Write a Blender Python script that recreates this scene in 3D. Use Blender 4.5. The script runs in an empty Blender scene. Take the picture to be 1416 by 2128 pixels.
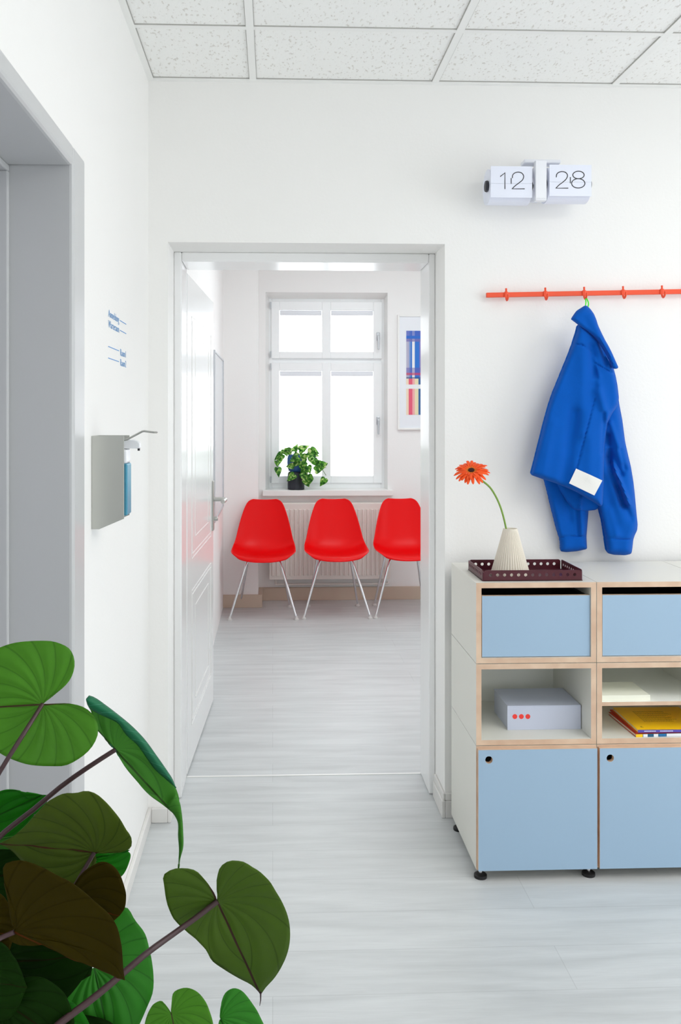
import bpy, bmesh, math, random
from mathutils import Vector, Matrix, noise
from mathutils.geometry import delaunay_2d_cdt
S = bpy.context.scene
COL = S.collection
PI = math.pi
random.seed(7)

# ------------------------------------------------------------------ camera, world, lights, exposure
FPX, CX, CY, CAMH = 1850.0, 635.0, 862.0, 1.45
PSI = math.atan(68 / FPX)
cam_d = bpy.data.cameras.new('camera'); cam = bpy.data.objects.new('camera', cam_d); COL.objects.link(cam)
cam_d.sensor_fit = 'VERTICAL'; cam_d.sensor_height = 36; cam_d.sensor_width = 24
cam_d.lens = FPX / 2128 * 36
cam_d.shift_x = (708 - CX) / 2128; cam_d.shift_y = (CY - 1064) / 2128
cam_d.clip_start = 0.05
cam.location = (0, 0, CAMH); cam.rotation_euler = (PI / 2, 0, -PSI)
S.camera = cam

S.view_settings.view_transform = 'Standard'; S.view_settings.look = 'None'
S.view_settings.gamma = 1; S.view_settings.use_curve_mapping = False
S.view_settings.exposure = -0.05
S.cycles.diffuse_bounces = 8; S.cycles.max_bounces = 14
S.cycles.sample_clamp_indirect = 8

world = bpy.data.worlds.new('world'); S.world = world; world.use_nodes = True
bgn = world.node_tree.nodes['Background']
bgn.inputs[0].default_value = (0.93, 0.97, 1.0, 1); bgn.inputs[1].default_value = 4.4

def area(name, loc, rot, sx, sy, power, col=(1, 1, 1), portal=False):
    l = bpy.data.lights.new(name, 'AREA'); l.shape = 'RECTANGLE'; l.size = sx; l.size_y = sy
    l.energy = power; l.color = col
    if portal: l.cycles.is_portal = True
    o = bpy.data.objects.new(name, l); o.location = loc; o.rotation_euler = rot; COL.objects.link(o)
    return o
# daylight openings (portals sit in wall openings; the waiting room's side one is added for light)
area('portal_waiting', (.42, 7.24, 1.63), (-PI / 2, 0, 0), 1.0, 1.6, 1, portal=True)
area('portal_waiting_side', (2.98, 4.9, 1.6), (0, PI / 2, 0), 1.2, .9, 1, portal=True)
area('portal_hall_side', (3.58, 1.1, 1.5), (0, PI / 2, 0), 1.7, 2.6, 1, portal=True)
area('portal_hall_rear', (1.9, -2.58, 1.55), (PI / 2, 0, 0), 1.4, 1.3, 1, portal=True)
# unseen fill lights under the ceilings, added to brighten the two rooms
area('fill_hall', (1.75, 1.2, 2.62), (0, 0, 0), 1.2, 1.2, 22, (1, .985, .96))
area('fill_waiting', (1.0, 5.0, 2.86), (0, 0, 0), 1.2, 1.8, 29, (.90, .98, 1))

# ------------------------------------------------------------------ pixel -> place helpers
FW = Vector((math.sin(PSI), math.cos(PSI), 0)); RT = Vector((math.cos(PSI), -math.sin(PSI), 0)); UP = Vector((0, 0, 1))
C0 = Vector((0, 0, CAMH))
def ray(px, py): return FW + RT * ((px - CX) / FPX) + UP * ((CY - py) / FPX)
def P(px, py, Y): d = ray(px, py); return C0 + d * (Y / d.y)
def PXP(px, py, X): d = ray(px, py); return C0 + d * (X / d.x)
def Xa(px, Y): return P(px, CY, Y).x

# ------------------------------------------------------------------ object helpers
def tag(o, label=None, cat=None, group=None, kind=None):
    if label: o['label'] = label
    if cat: o['category'] = cat
    if group: o['group'] = group
    if kind: o['kind'] = kind
    return o
def thing(name, loc, label=None, cat=None, group=None, kind=None, rz=0):
    o = bpy.data.objects.new(name, None); COL.objects.link(o); o.empty_display_size = .05
    o.location = loc; o.rotation_euler = (0, 0, rz)
    return tag(o, label, cat, group, kind)
def wloc(o):
    v = Vector((0, 0, 0))
    while o is not None:
        v = v + Vector(o.location); o = o.parent
    return v
class MB:
    def __init__(s): s.v = []; s.f = []; s.m = []
    def add(s, vs, fs, m=0):
        b = len(s.v); s.v += [Vector(v) for v in vs]
        for f in fs: s.f.append([b + i for i in f]); s.m.append(m)
        return s
    def box(s, x0, x1, y0, y1, z0, z1, m=0):
        if x0 > x1: x0, x1 = x1, x0
        vs = [(x0, y0, z0), (x1, y0, z0), (x1, y1, z0), (x0, y1, z0), (x0, y0, z1), (x1, y0, z1), (x1, y1, z1), (x0, y1, z1)]
        return s.add(vs, [(0, 3, 2, 1), (4, 5, 6, 7), (0, 1, 5, 4), (1, 2, 6, 5), (2, 3, 7, 6), (3, 0, 4, 7)], m)
    def prism(s, pts, off, m=0):
        n = len(pts); off = Vector(off); a = [Vector(p) for p in pts]
        return s.add(a + [p + off for p in a], [list(range(n))[::-1], list(range(n, 2 * n))] + [(i, (i + 1) % n, n + (i + 1) % n, n + i) for i in range(n)], m)
    def tube(s, pts, r, seg=10, cap=True, m=0, flat=None):
        pts = [Vector(p) for p in pts]; n = len(pts)
        rs = r if isinstance(r, (list, tuple)) else [r] * n
        vs = []; fs = []; prev = None
        for i, p in enumerate(pts):
            t = (pts[min(i + 1, n - 1)] - pts[max(i - 1, 0)]).normalized()
            if prev is None:
                a = Vector((0, 0, 1)) if abs(t.z) < .9 else Vector((1, 0, 0))
                u = t.cross(a).normalized()
            else:
                u = (prev - t * prev.dot(t)).normalized()
            prev = u; w = t.cross(u)
            for k in range(seg):
                a = 2 * PI * k / seg
                vs.append(p + (u * math.cos(a) + w * math.sin(a)) * rs[i])
        for i in range(n - 1):
            for k in range(seg):
                k2 = (k + 1) % seg
                fs.append((i * seg + k, i * seg + k2, (i + 1) * seg + k2, (i + 1) * seg + k))
        if cap:
            fs.append(list(range(seg))[::-1]); fs.append([(n - 1) * seg + k for k in range(seg)])
        return s.add(vs, fs, m)
    def lathe(s, prof, c, seg=32, m=0, rib=None, axis='z', cap=True):
        vs = []; fs = []; n = len(prof)
        for (r, z) in prof:
            for k in range(seg):
                a = 2 * PI * k / seg
                rr = r * (1 + (rib(a, z) if rib else 0))
                x, y = rr * math.cos(a), rr * math.sin(a)
                p = (x, y, z) if axis == 'z' else ((z, x, y) if axis == 'x' else (x, z, y))
                vs.append(Vector(c) + Vector(p))
        for i in range(n - 1):
            for k in range(seg):
                k2 = (k + 1) % seg
                fs.append((i * seg + k, i * seg + k2, (i + 1) * seg + k2, (i + 1) * seg + k))
        if cap:
            if prof[0][0] > 1e-5: fs.append(list(range(seg))[::-1])
            if prof[-1][0] > 1e-5: fs.append([(n - 1) * seg + k for k in range(seg)])
        return s.add(vs, fs, m)
    def build(s, name, mats, parent=None, smooth=False, bevel=0, seg=2, local=False, recalc=True):
        me = bpy.data.meshes.new(name)
        off = Vector((0, 0, 0)) if (parent is None or local) else wloc(parent)
        me.from_pydata([v - off for v in s.v], [], s.f)
        if not isinstance(mats, (list, tuple)): mats = [mats]
        for m in mats: me.materials.append(m)
        for p, mi in zip(me.polygons, s.m): p.material_index = min(mi, len(mats) - 1)
        if recalc:
            bm = bmesh.new(); bm.from_mesh(me)
            bmesh.ops.recalc_face_normals(bm, faces=bm.faces); bm.to_mesh(me); bm.free()
        if smooth:
            me.polygons.foreach_set('use_smooth', [True] * len(me.polygons))
            try: me.set_sharp_from_angle(angle=math.radians(40))
            except Exception: pass
        o = bpy.data.objects.new(name, me); COL.objects.link(o)
        if parent is not None: o.parent = parent
        if bevel:
            b = o.modifiers.new('bevel', 'BEVEL'); b.width = bevel; b.segments = seg; b.limit_method = 'ANGLE'
        return o
def struct(name, mb, mat, bevel=0, **k):
    o = mb.build(name, mat, None, bevel=bevel, **k); o['kind'] = 'structure'; return o
def catmull(pts, n):
    pts = [Vector(p) for p in pts]
    if len(pts) < 3:
        return [pts[0].lerp(pts[-1], i / (n)) for i in range(n + 1)]
    L = [0]
    for a, b in zip(pts, pts[1:]): L.append(L[-1] + (b - a).length)
    out = []
    for j in range(n + 1):
        d = L[-1] * j / n; i = 0
        while i < len(pts) - 2 and L[i + 1] < d: i += 1
        t = (d - L[i]) / max(1e-9, L[i + 1] - L[i]); t = min(max(t, 0), 1)
        p1, p2 = pts[i], pts[i + 1]
        p0 = pts[i - 1] if i > 0 else p1 * 2 - p2
        p3 = pts[i + 2] if i + 2 < len(pts) else p2 * 2 - p1
        # non-uniform aware tangents
        d01 = max((p1 - p0).length, 1e-6); d12 = max((p2 - p1).length, 1e-6); d23 = max((p3 - p2).length, 1e-6)
        m1 = ((p1 - p0) / d01 * d12 + (p2 - p1) / d12 * d01) / (d01 + d12) * d12
        m2 = ((p2 - p1) / d12 * d23 + (p3 - p2) / d23 * d12) / (d12 + d23) * d12
        t2, t3 = t * t, t ** 3
        out.append(p1 * (2 * t3 - 3 * t2 + 1) + m1 * (t3 - 2 * t2 + t) + p2 * (-2 * t3 + 3 * t2) + m2 * (t3 - t2))
    return out

# ------------------------------------------------------------------ materials
def srgb(r, g, b):
    f = lambda c: (c / 255 / 12.92) if c / 255 <= .04045 else ((c / 255 + .055) / 1.055) ** 2.4
    return (f(r), f(g), f(b), 1)
def mat(name, col, rough=.5, metal=0, bump=0, bscale=60, var=0, vscale=4, spec=.5, coat=0, sheen=0, stretch=None):
    m = bpy.data.materials.new(name); m.use_nodes = True; nt = m.node_tree; N = nt.nodes; L = nt.links
    b = N['Principled BSDF']
    c = srgb(*col)
    b.inputs['Base Color'].default_value = c; b.inputs['Roughness'].default_value = rough
    b.inputs['Metallic'].default_value = metal; b.inputs['Specular IOR Level'].default_value = spec
    b.inputs['Coat Weight'].default_value = coat; b.inputs['Coat Roughness'].default_value = .08
    b.inputs['Sheen Weight'].default_value = sheen
    tc = N.new('ShaderNodeTexCoord'); mp = N.new('ShaderNodeMapping'); L.new(tc.outputs['Object'], mp.inputs['Vector'])
    if stretch: mp.inputs['Scale'].default_value = stretch
    nz = N.new('ShaderNodeTexNoise'); nz.inputs['Scale'].default_value = vscale; nz.inputs['Detail'].default_value = 4
    L.new(mp.outputs[0], nz.inputs['Vector'])
    mx = N.new('ShaderNodeMix'); mx.data_type = 'RGBA'
    v = max(var, .01)
    mx.inputs[6].default_value = tuple(x * (1 - v) for x in c[:3]) + (1,)
    mx.inputs[7].default_value = tuple(min(1, x * (1 + v)) for x in c[:3]) + (1,)
    L.new(nz.outputs['Fac'], mx.inputs[0]); L.new(mx.outputs[2], b.inputs['Base Color'])
    if bump:
        n2 = N.new('ShaderNodeTexNoise'); n2.inputs['Scale'].default_value = bscale; n2.inputs['Detail'].default_value = 3
        L.new(mp.outputs[0], n2.inputs['Vector'])
        bp = N.new('ShaderNodeBump'); bp.inputs['Strength'].default_value = bump; bp.inputs['Distance'].default_value = .002
        L.new(n2.outputs['Fac'], bp.inputs['Height']); L.new(bp.outputs[0], b.inputs['Normal'])
    return m
def emat(name, col, s):
    m = mat(name, col); b = m.node_tree.nodes['Principled BSDF']
    b.inputs['Emission Color'].default_value = srgb(*col); b.inputs['Emission Strength'].default_value = s; return m

M = {}
M['wall'] = mat('wall_paint', (244, 243, 241), .75, bump=.25, bscale=90, var=.008, spec=.3)
M['wall_w'] = mat('waiting_wall_paint', (243, 241, 240), .7, bump=.2, bscale=90, var=.008, spec=.3)
M['grid'] = mat('ceiling_grid', (246, 246, 244), .5)
M['shadow_line'] = mat('ceiling_shadow_line', (176, 174, 170), .9)  # grey colour standing in for shade along the grid strips
M['white_lac'] = mat('white_lacquer', (243, 243, 243), .2, spec=.33)
M['frame_w'] = mat('white_frame_paint', (242, 241, 239), .32)
M['grey_metal'] = mat('grey_frame_paint', (196, 197, 198), .35, var=.03, vscale=2)
M['grey_leaf'] = mat('grey_door_leaf', (196, 196, 204), .4)
M['base_hall'] = mat('hall_baseboard', (226, 224, 221), .45)
M['base_beige'] = mat('beige_baseboard', (205, 186, 168), .5)
M['upvc'] = mat('window_plastic', (250, 251, 252), .25)
M['rad'] = mat('radiator_enamel', (234, 228, 222), .35)
M['red'] = mat('red_shell', (232, 0, 4), .38, spec=.22)
M['chrome'] = mat('chrome', (225, 225, 228), .12, metal=1)
M['steel'] = mat('brushed_steel', (190, 190, 186), .35, metal=1, bump=.1, bscale=200, stretch=(1, 1, .05))
M['steel2'] = mat('satin_steel_cover', (196, 197, 192), .42, metal=.85, var=.02)
M['foot_grey'] = mat('plastic_glide', (205, 203, 200), .5)
M['orange'] = mat('orange_red_metal', (240, 78, 34), .4)
M['blue_cloth'] = mat('cobalt_cotton', (0, 86, 182), .85, bump=.35, bscale=900, var=.04, vscale=12, spec=.12, sheen=.05)
M['patch'] = mat('white_patch', (235, 235, 232), .8)
M['neon'] = mat('neon_green_loop', (70, 235, 40), .6)
M['panel'] = mat('cabinet_white', (226, 225, 217), .45, var=.01)
M['panel_in'] = mat('cabinet_inside', (246, 247, 241), .45, var=.01)
M['bluefront'] = mat('light_blue_laminate', (160, 187, 211), .5, var=.015, vscale=1.5, spec=.35)
M['dark_in'] = mat('drawer_inside_dark', (14, 16, 24), .7)  # near-black drawer box and back panel
M['black'] = mat('black_rubber', (20, 20, 22), .5)
M['burgundy'] = mat('burgundy_powder_coat', (74, 14, 30), .35)
M['cream'] = mat('cream_ceramic', (226, 218, 204), .7, var=.02)
M['petal'] = mat('orange_petal', (255, 84, 8), .6, var=.12, vscale=60)
M['petal_in'] = mat('yellow_floret', (226, 120, 20), .7, var=.2, vscale=300)
M['flower_c'] = mat('dark_flower_disc', (52, 22, 10), .9, bump=1, bscale=800)
M['stemg'] = mat('flower_stem', (122, 158, 62), .5, var=.1, vscale=60)
M['boxblue'] = mat('pale_blue_box', (202, 208, 226), .5, spec=.4)
M['reddot'] = mat('red_dot', (246, 62, 52), .5)
M['paper'] = mat('cream_paper', (240, 240, 224), .7)
M['yellow'] = mat('yellow_cover', (255, 204, 8), .35)
M['purple'] = mat('purple_spine', (88, 74, 172), .4)
M['teal'] = mat('teal_spine', (22, 92, 128), .4)
M['pages'] = mat('page_edges', (232, 226, 212), .8)
M['redcov'] = mat('red_cover', (200, 66, 40), .5)
M['ink'] = mat('dark_ink', (34, 34, 40), .6)
M['brownink'] = mat('print_ink', (110, 90, 20), .6)
M['clockw'] = mat('clock_white', (236, 238, 244), .35)
M['clockflap'] = mat('clock_flap', (232, 236, 250), .4)
M['clockdark'] = mat('clock_hub', (46, 46, 54), .4)
M['signblue'] = mat('blue_vinyl', (46, 140, 206), .5)
M['tank'] = mat('bottle_label', (70, 150, 178), .35, var=.08, vscale=30)
M['bottle'] = mat('white_bottle', (236, 238, 242), .35)
M['mirrorb'] = mat('pale_glossy_board', (214, 220, 226), .15, spec=.6)
M['silver'] = mat('silver_profile', (200, 203, 208), .3, metal=.6)
M['potblack'] = mat('charcoal_pot', (34, 38, 48), .55)
M['potblue'] = mat('blue_pot', (34, 84, 140), .5)
M['soil'] = mat('potting_soil', (60, 44, 34), .95, bump=1)
M['petiole'] = mat('purple_stalk', (64, 40, 44), .45, var=.15, vscale=20)
M['thinstem'] = mat('green_stem', (96, 130, 60), .5)
M['planter'] = mat('grey_planter', (150, 150, 150), .6)

def plywood():
    m = mat('birch_ply_edge', (216, 186, 160), .6)
    nt = m.node_tree; N = nt.nodes; L = nt.links
    tc = N.new('ShaderNodeTexCoord'); mp = N.new('ShaderNodeMapping'); mp.inputs['Scale'].default_value = (1, 1, 1)
    L.new(tc.outputs['Object'], mp.inputs[0])
    n = N.new('ShaderNodeTexNoise'); n.inputs['Scale'].default_value = 14; L.new(mp.outputs[0], n.inputs['Vector'])
    r = N.new('ShaderNodeValToRGB'); r.color_ramp.elements[0].position = .3; r.color_ramp.elements[1].position = .7
    r.color_ramp.elements[0].color = srgb(206, 172, 146); r.color_ramp.elements[1].color = srgb(224, 196, 170)
    L.new(n.outputs['Fac'], r.inputs[0]); L.new(r.outputs[0], N['Principled BSDF'].inputs['Base Color'])
    return m
M['ply'] = plywood()

def floor_mat():
    m = bpy.data.materials.new('vinyl_plank_floor'); m.use_nodes = True; nt = m.node_tree; N = nt.nodes; L = nt.links
    b = N['Principled BSDF']; b.inputs['Roughness'].default_value = .38; b.inputs['Specular IOR Level'].default_value = .4
    tc = N.new('ShaderNodeTexCoord')
    br = N.new('ShaderNodeTexBrick'); br.offset = .37; br.inputs['Scale'].default_value = 1
    br.inputs['Brick Width'].default_value = 1.22; br.inputs['Row Height'].default_value = .185
    br.inputs['Mortar Size'].default_value = .0012; br.inputs['Mortar Smooth'].default_value = .3
    br.inputs['Color1'].default_value = (.965, .965, .965, 1); br.inputs['Color2'].default_value = (1, 1, 1, 1); br.inputs['Mortar'].default_value = (.82, .82, .82, 1)
    L.new(tc.outputs['Object'], br.inputs['Vector'])
    def nz(sc, scale, det=6, dist=0):
        mp = N.new('ShaderNodeMapping'); mp.inputs['Scale'].default_value = sc; L.new(tc.outputs['Object'], mp.inputs[0])
        n = N.new('ShaderNodeTexNoise'); n.inputs['Scale'].default_value = scale; n.inputs['Detail'].default_value = det
        n.inputs['Distortion'].default_value = dist
        L.new(mp.outputs[0], n.inputs['Vector']); return n
    a = nz((1, 9, 1), 2.2, 8, .6); c = nz((4, 90, 1), 3, 5)
    r = N.new('ShaderNodeValToRGB'); e = r.color_ramp.elements
    e[0].position = .28; e[0].color = srgb(194, 197, 198); e[1].position = .72; e[1].color = srgb(213, 216, 217)
    L.new(a.outputs['Fac'], r.inputs[0])
    r2 = N.new('ShaderNodeValToRGB'); e = r2.color_ramp.elements
    e[0].position = .3; e[0].color = (.95, .95, .95, 1); e[1].position = .6; e[1].color = (1, 1, 1, 1)
    L.new(c.outputs['Fac'], r2.inputs[0])
    m1 = N.new('ShaderNodeMix'); m1.data_type = 'RGBA'; m1.blend_type = 'MULTIPLY'; m1.inputs[0].default_value = 1
    L.new(r.outputs[0], m1.inputs[6]); L.new(r2.outputs[0], m1.inputs[7])
    m2 = N.new('ShaderNodeMix'); m2.data_type = 'RGBA'; m2.blend_type = 'MULTIPLY'; m2.inputs[0].default_value = 1
    L.new(m1.outputs[2], m2.inputs[6]); L.new(br.outputs['Color'], m2.inputs[7])
    L.new(m2.outputs[2], b.inputs['Base Color'])
    bp = N.new('ShaderNodeBump'); bp.inputs['Strength'].default_value = .08; bp.inputs['Distance'].default_value = .001
    L.new(c.outputs['Fac'], bp.inputs['Height']); L.new(bp.outputs[0], b.inputs['Normal'])
    return m
M['floor'] = floor_mat()

def tile_mat():
    m = bpy.data.materials.new('mineral_ceiling_tile'); m.use_nodes = True; nt = m.node_tree; N = nt.nodes; L = nt.links
    b = N['Principled BSDF']; b.inputs['Roughness'].default_value = .9; b.inputs['Specular IOR Level'].default_value = .1
    tc = N.new('ShaderNodeTexCoord'); mp = N.new('ShaderNodeMapping'); mp.inputs['Scale'].default_value = (1, .45, 1)
    L.new(tc.outputs['Object'], mp.inputs[0])
    n = N.new('ShaderNodeTexNoise'); n.inputs['Scale'].default_value = 120; n.inputs['Detail'].default_value = 2
    L.new(mp.outputs[0], n.inputs['Vector'])
    r = N.new('ShaderNodeValToRGB'); e = r.color_ramp.elements
    e[0].position = .30; e[0].color = srgb(222, 219, 214); e[1].position = .40; e[1].color = srgb(250, 250, 248)
    L.new(n.outputs['Fac'], r.inputs[0]); L.new(r.outputs[0], b.inputs['Base Color'])
    bp = N.new('ShaderNodeBump'); bp.inputs['Strength'].default_value = .5; bp.inputs['Distance'].default_value = .002
    L.new(n.outputs['Fac'], bp.inputs['Height']); L.new(bp.outputs[0], b.inputs['Normal'])
    return m
M['tile'] = tile_mat()

def glass_mat():
    m = bpy.data.materials.new('window_glass'); m.use_nodes = True; nt = m.node_tree; N = nt.nodes; L = nt.links
    N.remove(N['Principled BSDF']); out = N['Material Output']
    t = N.new('ShaderNodeBsdfTransparent'); g = N.new('ShaderNodeBsdfGlossy'); g.inputs['Roughness'].default_value = .02
    fr = N.new('ShaderNodeFresnel'); fr.inputs[0].default_value = 1.45
    mx = N.new('ShaderNodeMixShader'); L.new(fr.outputs[0], mx.inputs[0]); L.new(t.outputs[0], mx.inputs[1]); L.new(g.outputs[0], mx.inputs[2])
    L.new(mx.outputs[0], out.inputs[0]); return m
M['glass'] = glass_mat()

def leaf_mat(name, col, vein, back=None, trans=.3, rib=(90, 60, 50), rough=.42, veinw=.07, spec=.2):
    """leaf green with pale or dark side veins, read from the 'vein' uv (phase, |v|)"""
    m = bpy.data.materials.new(name); m.use_nodes = True; nt = m.node_tree; N = nt.nodes; L = nt.links
    b = N['Principled BSDF']; out = N['Material Output']
    b.inputs['Roughness'].default_value = rough; b.inputs['Specular IOR Level'].default_value = spec
    uv = N.new('ShaderNodeUVMap'); uv.uv_map = 'vein'; sx = N.new('ShaderNodeSeparateXYZ'); L.new(uv.outputs[0], sx.inputs[0])
    def mth(op, a, bb=None):
        n = N.new('ShaderNodeMath'); n.operation = op
        for i, x in enumerate((a, bb)):
            if x is None: continue
            if isinstance(x, (int, float)): n.inputs[i].default_value = x
            else: L.new(x, n.inputs[i])
        return n.outputs[0]
    fr = mth('FRACT', sx.outputs[0]); d = mth('ABSOLUTE', mth('SUBTRACT', fr, .5))
    mr = N.new('ShaderNodeMapRange'); mr.inputs[1].default_value = veinw; mr.inputs[2].default_value = 0; mr.clamp = True
    L.new(d, mr.inputs[0])
    tc = N.new('ShaderNodeTexCoord'); nz = N.new('ShaderNodeTexNoise'); nz.inputs['Scale'].default_value = 14; nz.inputs['Detail'].default_value = 5
    L.new(tc.outputs['Object'], nz.inputs['Vector'])
    c = srgb(*col)
    m0 = N.new('ShaderNodeMix'); m0.data_type = 'RGBA'
    m0.inputs[6].default_value = tuple(x * .78 for x in c[:3]) + (1,); m0.inputs[7].default_value = tuple(min(1, x * 1.22) for x in c[:3]) + (1,)
    L.new(nz.outputs['Fac'], m0.inputs[0])
    m1 = N.new('ShaderNodeMix'); m1.data_type = 'RGBA'; L.new(mth('MULTIPLY', mr.outputs[0], .75), m1.inputs[0])
    L.new(m0.outputs[2], m1.inputs[6]); m1.inputs[7].default_value = srgb(*vein)
    mr2 = N.new('ShaderNodeMapRange'); mr2.inputs[1].default_value = .011; mr2.inputs[2].default_value = .005; mr2.clamp = True
    L.new(sx.outputs[1], mr2.inputs[0])
    m2 = N.new('ShaderNodeMix'); m2.data_type = 'RGBA'; L.new(mr2.outputs[0], m2.inputs[0])
    L.new(m1.outputs[2], m2.inputs[6]); m2.inputs[7].default_value = srgb(*rib)
    col_out = m2.outputs[2]
    if back:
        ge = N.new('ShaderNodeNewGeometry'); m3 = N.new('ShaderNodeMix'); m3.data_type = 'RGBA'
        L.new(ge.outputs['Backfacing'], m3.inputs[0]); L.new(col_out, m3.inputs[6]); m3.inputs[7].default_value = srgb(*back); col_out = m3.outputs[2]
    L.new(col_out, b.inputs['Base Color'])
    bp = N.new('ShaderNodeBump'); bp.inputs['Strength'].default_value = .3; bp.inputs['Distance'].default_value = .001
    inv = mth('SUBTRACT', 1.0, mr.outputs[0]); L.new(inv, bp.inputs['Height']); L.new(bp.outputs[0], b.inputs['Normal'])
    tr = N.new('ShaderNodeBsdfTranslucent'); L.new(col_out, tr.inputs['Color'])
    ms = N.new('ShaderNodeMixShader'); ms.inputs[0].default_value = trans
    L.new(b.outputs[0], ms.inputs[1]); L.new(tr.outputs[0], ms.inputs[2]); L.new(ms.outputs[0], out.inputs[0])
    return m
M['leaf_a'] = leaf_mat('leaf_fresh_green', (78, 142, 34), (58, 112, 24), rib=(78, 60, 40))
M['leaf_b'] = leaf_mat('leaf_light_green', (70, 140, 44), (54, 112, 40), back=(40, 128, 92), rib=(46, 80, 24))
M['leaf_c'] = leaf_mat('leaf_olive_green', (84, 104, 34), (60, 80, 24), rib=(86, 46, 36), spec=.12)
M['leaf_f'] = leaf_mat('leaf_deep_green', (78, 108, 30), (58, 84, 22), rib=(66, 40, 32), veinw=.05)
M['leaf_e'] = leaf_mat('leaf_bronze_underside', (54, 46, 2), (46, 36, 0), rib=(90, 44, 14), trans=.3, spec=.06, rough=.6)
M['leaf_d'] = leaf_mat('leaf_bright_green', (30, 130, 14), (22, 104, 10), rib=(26, 96, 12), trans=.4)
M['leaf_g'] = leaf_mat('leaf_apple_green', (60, 146, 44), (44, 112, 34), rib=(40, 100, 30))
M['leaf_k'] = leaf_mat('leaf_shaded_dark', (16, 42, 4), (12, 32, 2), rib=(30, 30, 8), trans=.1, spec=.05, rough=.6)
def pothos_mat():
    m = bpy.data.materials.new('pothos_leaf'); m.use_nodes = True; nt = m.node_tree; N = nt.nodes; L = nt.links
    b = N['Principled BSDF']; b.inputs['Roughness'].default_value = .4; b.inputs['Specular IOR Level'].default_value = .3
    tc = N.new('ShaderNodeTexCoord'); n = N.new('ShaderNodeTexNoise'); n.inputs['Scale'].default_value = 42; n.inputs['Detail'].default_value = 3
    n.inputs['Distortion'].default_value = .6
    L.new(tc.outputs['Object'], n.inputs['Vector']); r_ = N.new('ShaderNodeValToRGB'); e = r_.color_ramp.elements
    e[0].position = .36; e[0].color = srgb(22, 70, 20); e[1].position = .66; e[1].color = srgb(206, 220, 150)
    q = e.new(.5); q.color = srgb(66, 134, 40); q = e.new(.58); q.color = srgb(120, 176, 66)
    L.new(n.outputs['Fac'], r_.inputs[0]); L.new(r_.outputs[0], b.inputs['Base Color'])
    tr = N.new('ShaderNodeBsdfTranslucent'); L.new(r_.outputs[0], tr.inputs['Color'])
    ms = N.new('ShaderNodeMixShader'); ms.inputs[0].default_value = .3
    L.new(b.outputs[0], ms.inputs[1]); L.new(tr.outputs[0], ms.inputs[2]); L.new(ms.outputs[0], N['Material Output'].inputs[0])
    return m
M['pothos'] = pothos_mat()

# ================================================================== ROOM SHELL
YW = 3.19; YF = 3.38; YT = 3.575; CEIL = CAMH + 1.193
XL = Xa(308, YW)                     # left hall wall
ox0, ox1, oz = Xa(349, YW), Xa(925, YW), 2.066    # recess in the end wall
fx0, fx1, fz = Xa(388, YT), Xa(874.5, YT), 2.03  # clear door frame
XR = 3.6; YR = -2.6
WX0 = Xa(464, 6.72); WXR = 3.0; WC = 2.88
PY = 6.72; BY = 6.975
PXE = Xa(537, PY)                    # pier edge
# left door opening
LY1 = PXP(172, 500, XL).y; LY0 = PXP(148, 500, XL).y; LZ1 = PXP(173, 335, XL).z; LZ0 = PXP(148, 345, XL).z
LYN = LY0 - .92                      # near side of clear opening

struct('floor', MB().box(-1.6, XR + .2, YR - .2, 7.4, -.1, 0), M['floor'])
wl = MB()
wl.box(XL - .25, XL, LY1, YW, 0, CEIL + .15).box(XL - .25, XL, LYN - .12, LY1, LZ1, CEIL + .15).box(XL - .25, XL, YR, LYN - .12, 0, CEIL + .15)
struct('wall_left', wl, M['wall'])
wb = MB()
wb.box(XL - .25, ox0, YW, YT, 0, CEIL + .15).box(ox1, XR + .1, YW, YT, 0, CEIL + .15).box(ox0, ox1, YW, YT, oz, CEIL + .15)
wb.box(XL - .25, WXR + .3, YT - .02, YT, CEIL + .15, WC + .1)
struct('wall_back', wb, M['wall'])
wr = MB()
wr.box(XR, XR + .2, YR, -.2, 0, CEIL).box(XR, XR + .2, 2.4, YW, 0, CEIL).box(XR, XR + .2, -.2, 2.4, 0, .65).box(XR, XR + .2, -.2, 2.4, 2.35, CEIL)
struct('wall_right', wr, M['wall'])
wq = MB()
wq.box(XL - .25, 1.2, YR - .2, YR, 0, CEIL).box(2.6, XR + .2, YR - .2, YR, 0, CEIL).box(1.2, 2.6, YR - .2, YR, 0, .9).box(1.2, 2.6, YR - .2, YR, 2.2, CEIL)
struct('wall_rear', wq, M['wall'])
struct('ceiling', MB().box(XL - .25, XR + .2, YR - .2, YW, CEIL + .004, CEIL + .1), M['tile'])

# ceiling grid, with grey strips that paint its shadow lines
gx = [Xa(526, YW), Xa(903, YW), Xa(1275, YW)]; pitch = (gx[2] - gx[0]) / 2
ry = (CEIL - CAMH) * FPX / 802
g = MB(); gp = MB()
xs = [gx[0] + pitch * i for i in range(0, 6)]
for x in xs:
    if x < XR - .05:
        g.box(x - .012, x + .012, YR, YW, CEIL - .001, CEIL + .004); gp.box(x - .0138, x + .0138, YR, YW, CEIL + .001, CEIL + .0045)
k = 0
while ry - pitch * k > YR:
    y = ry - pitch * k; k += 1
    g.box(XL, XR, y - .010, y + .010, CEIL - .0006, CEIL + .0035); gp.box(XL + .023, XR, y - .0122, y + .0122, CEIL + .0014, CEIL + .0045)
g.box(XL, XL + .02, YR, YW - .02, CEIL - .004, CEIL + .004); gp.box(XL, XL + .0225, YR, YW - .0225, CEIL + .001, CEIL + .0045)
g.box(XL, XR, YW - .02, YW, CEIL - .004, CEIL + .004); gp.box(XL, XR, YW - .0225, YW, CEIL + .001, CEIL + .0045)
struct('trim_1', g, M['grid']); struct('trim_shadow_lines', gp, M['shadow_line'])

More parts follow.
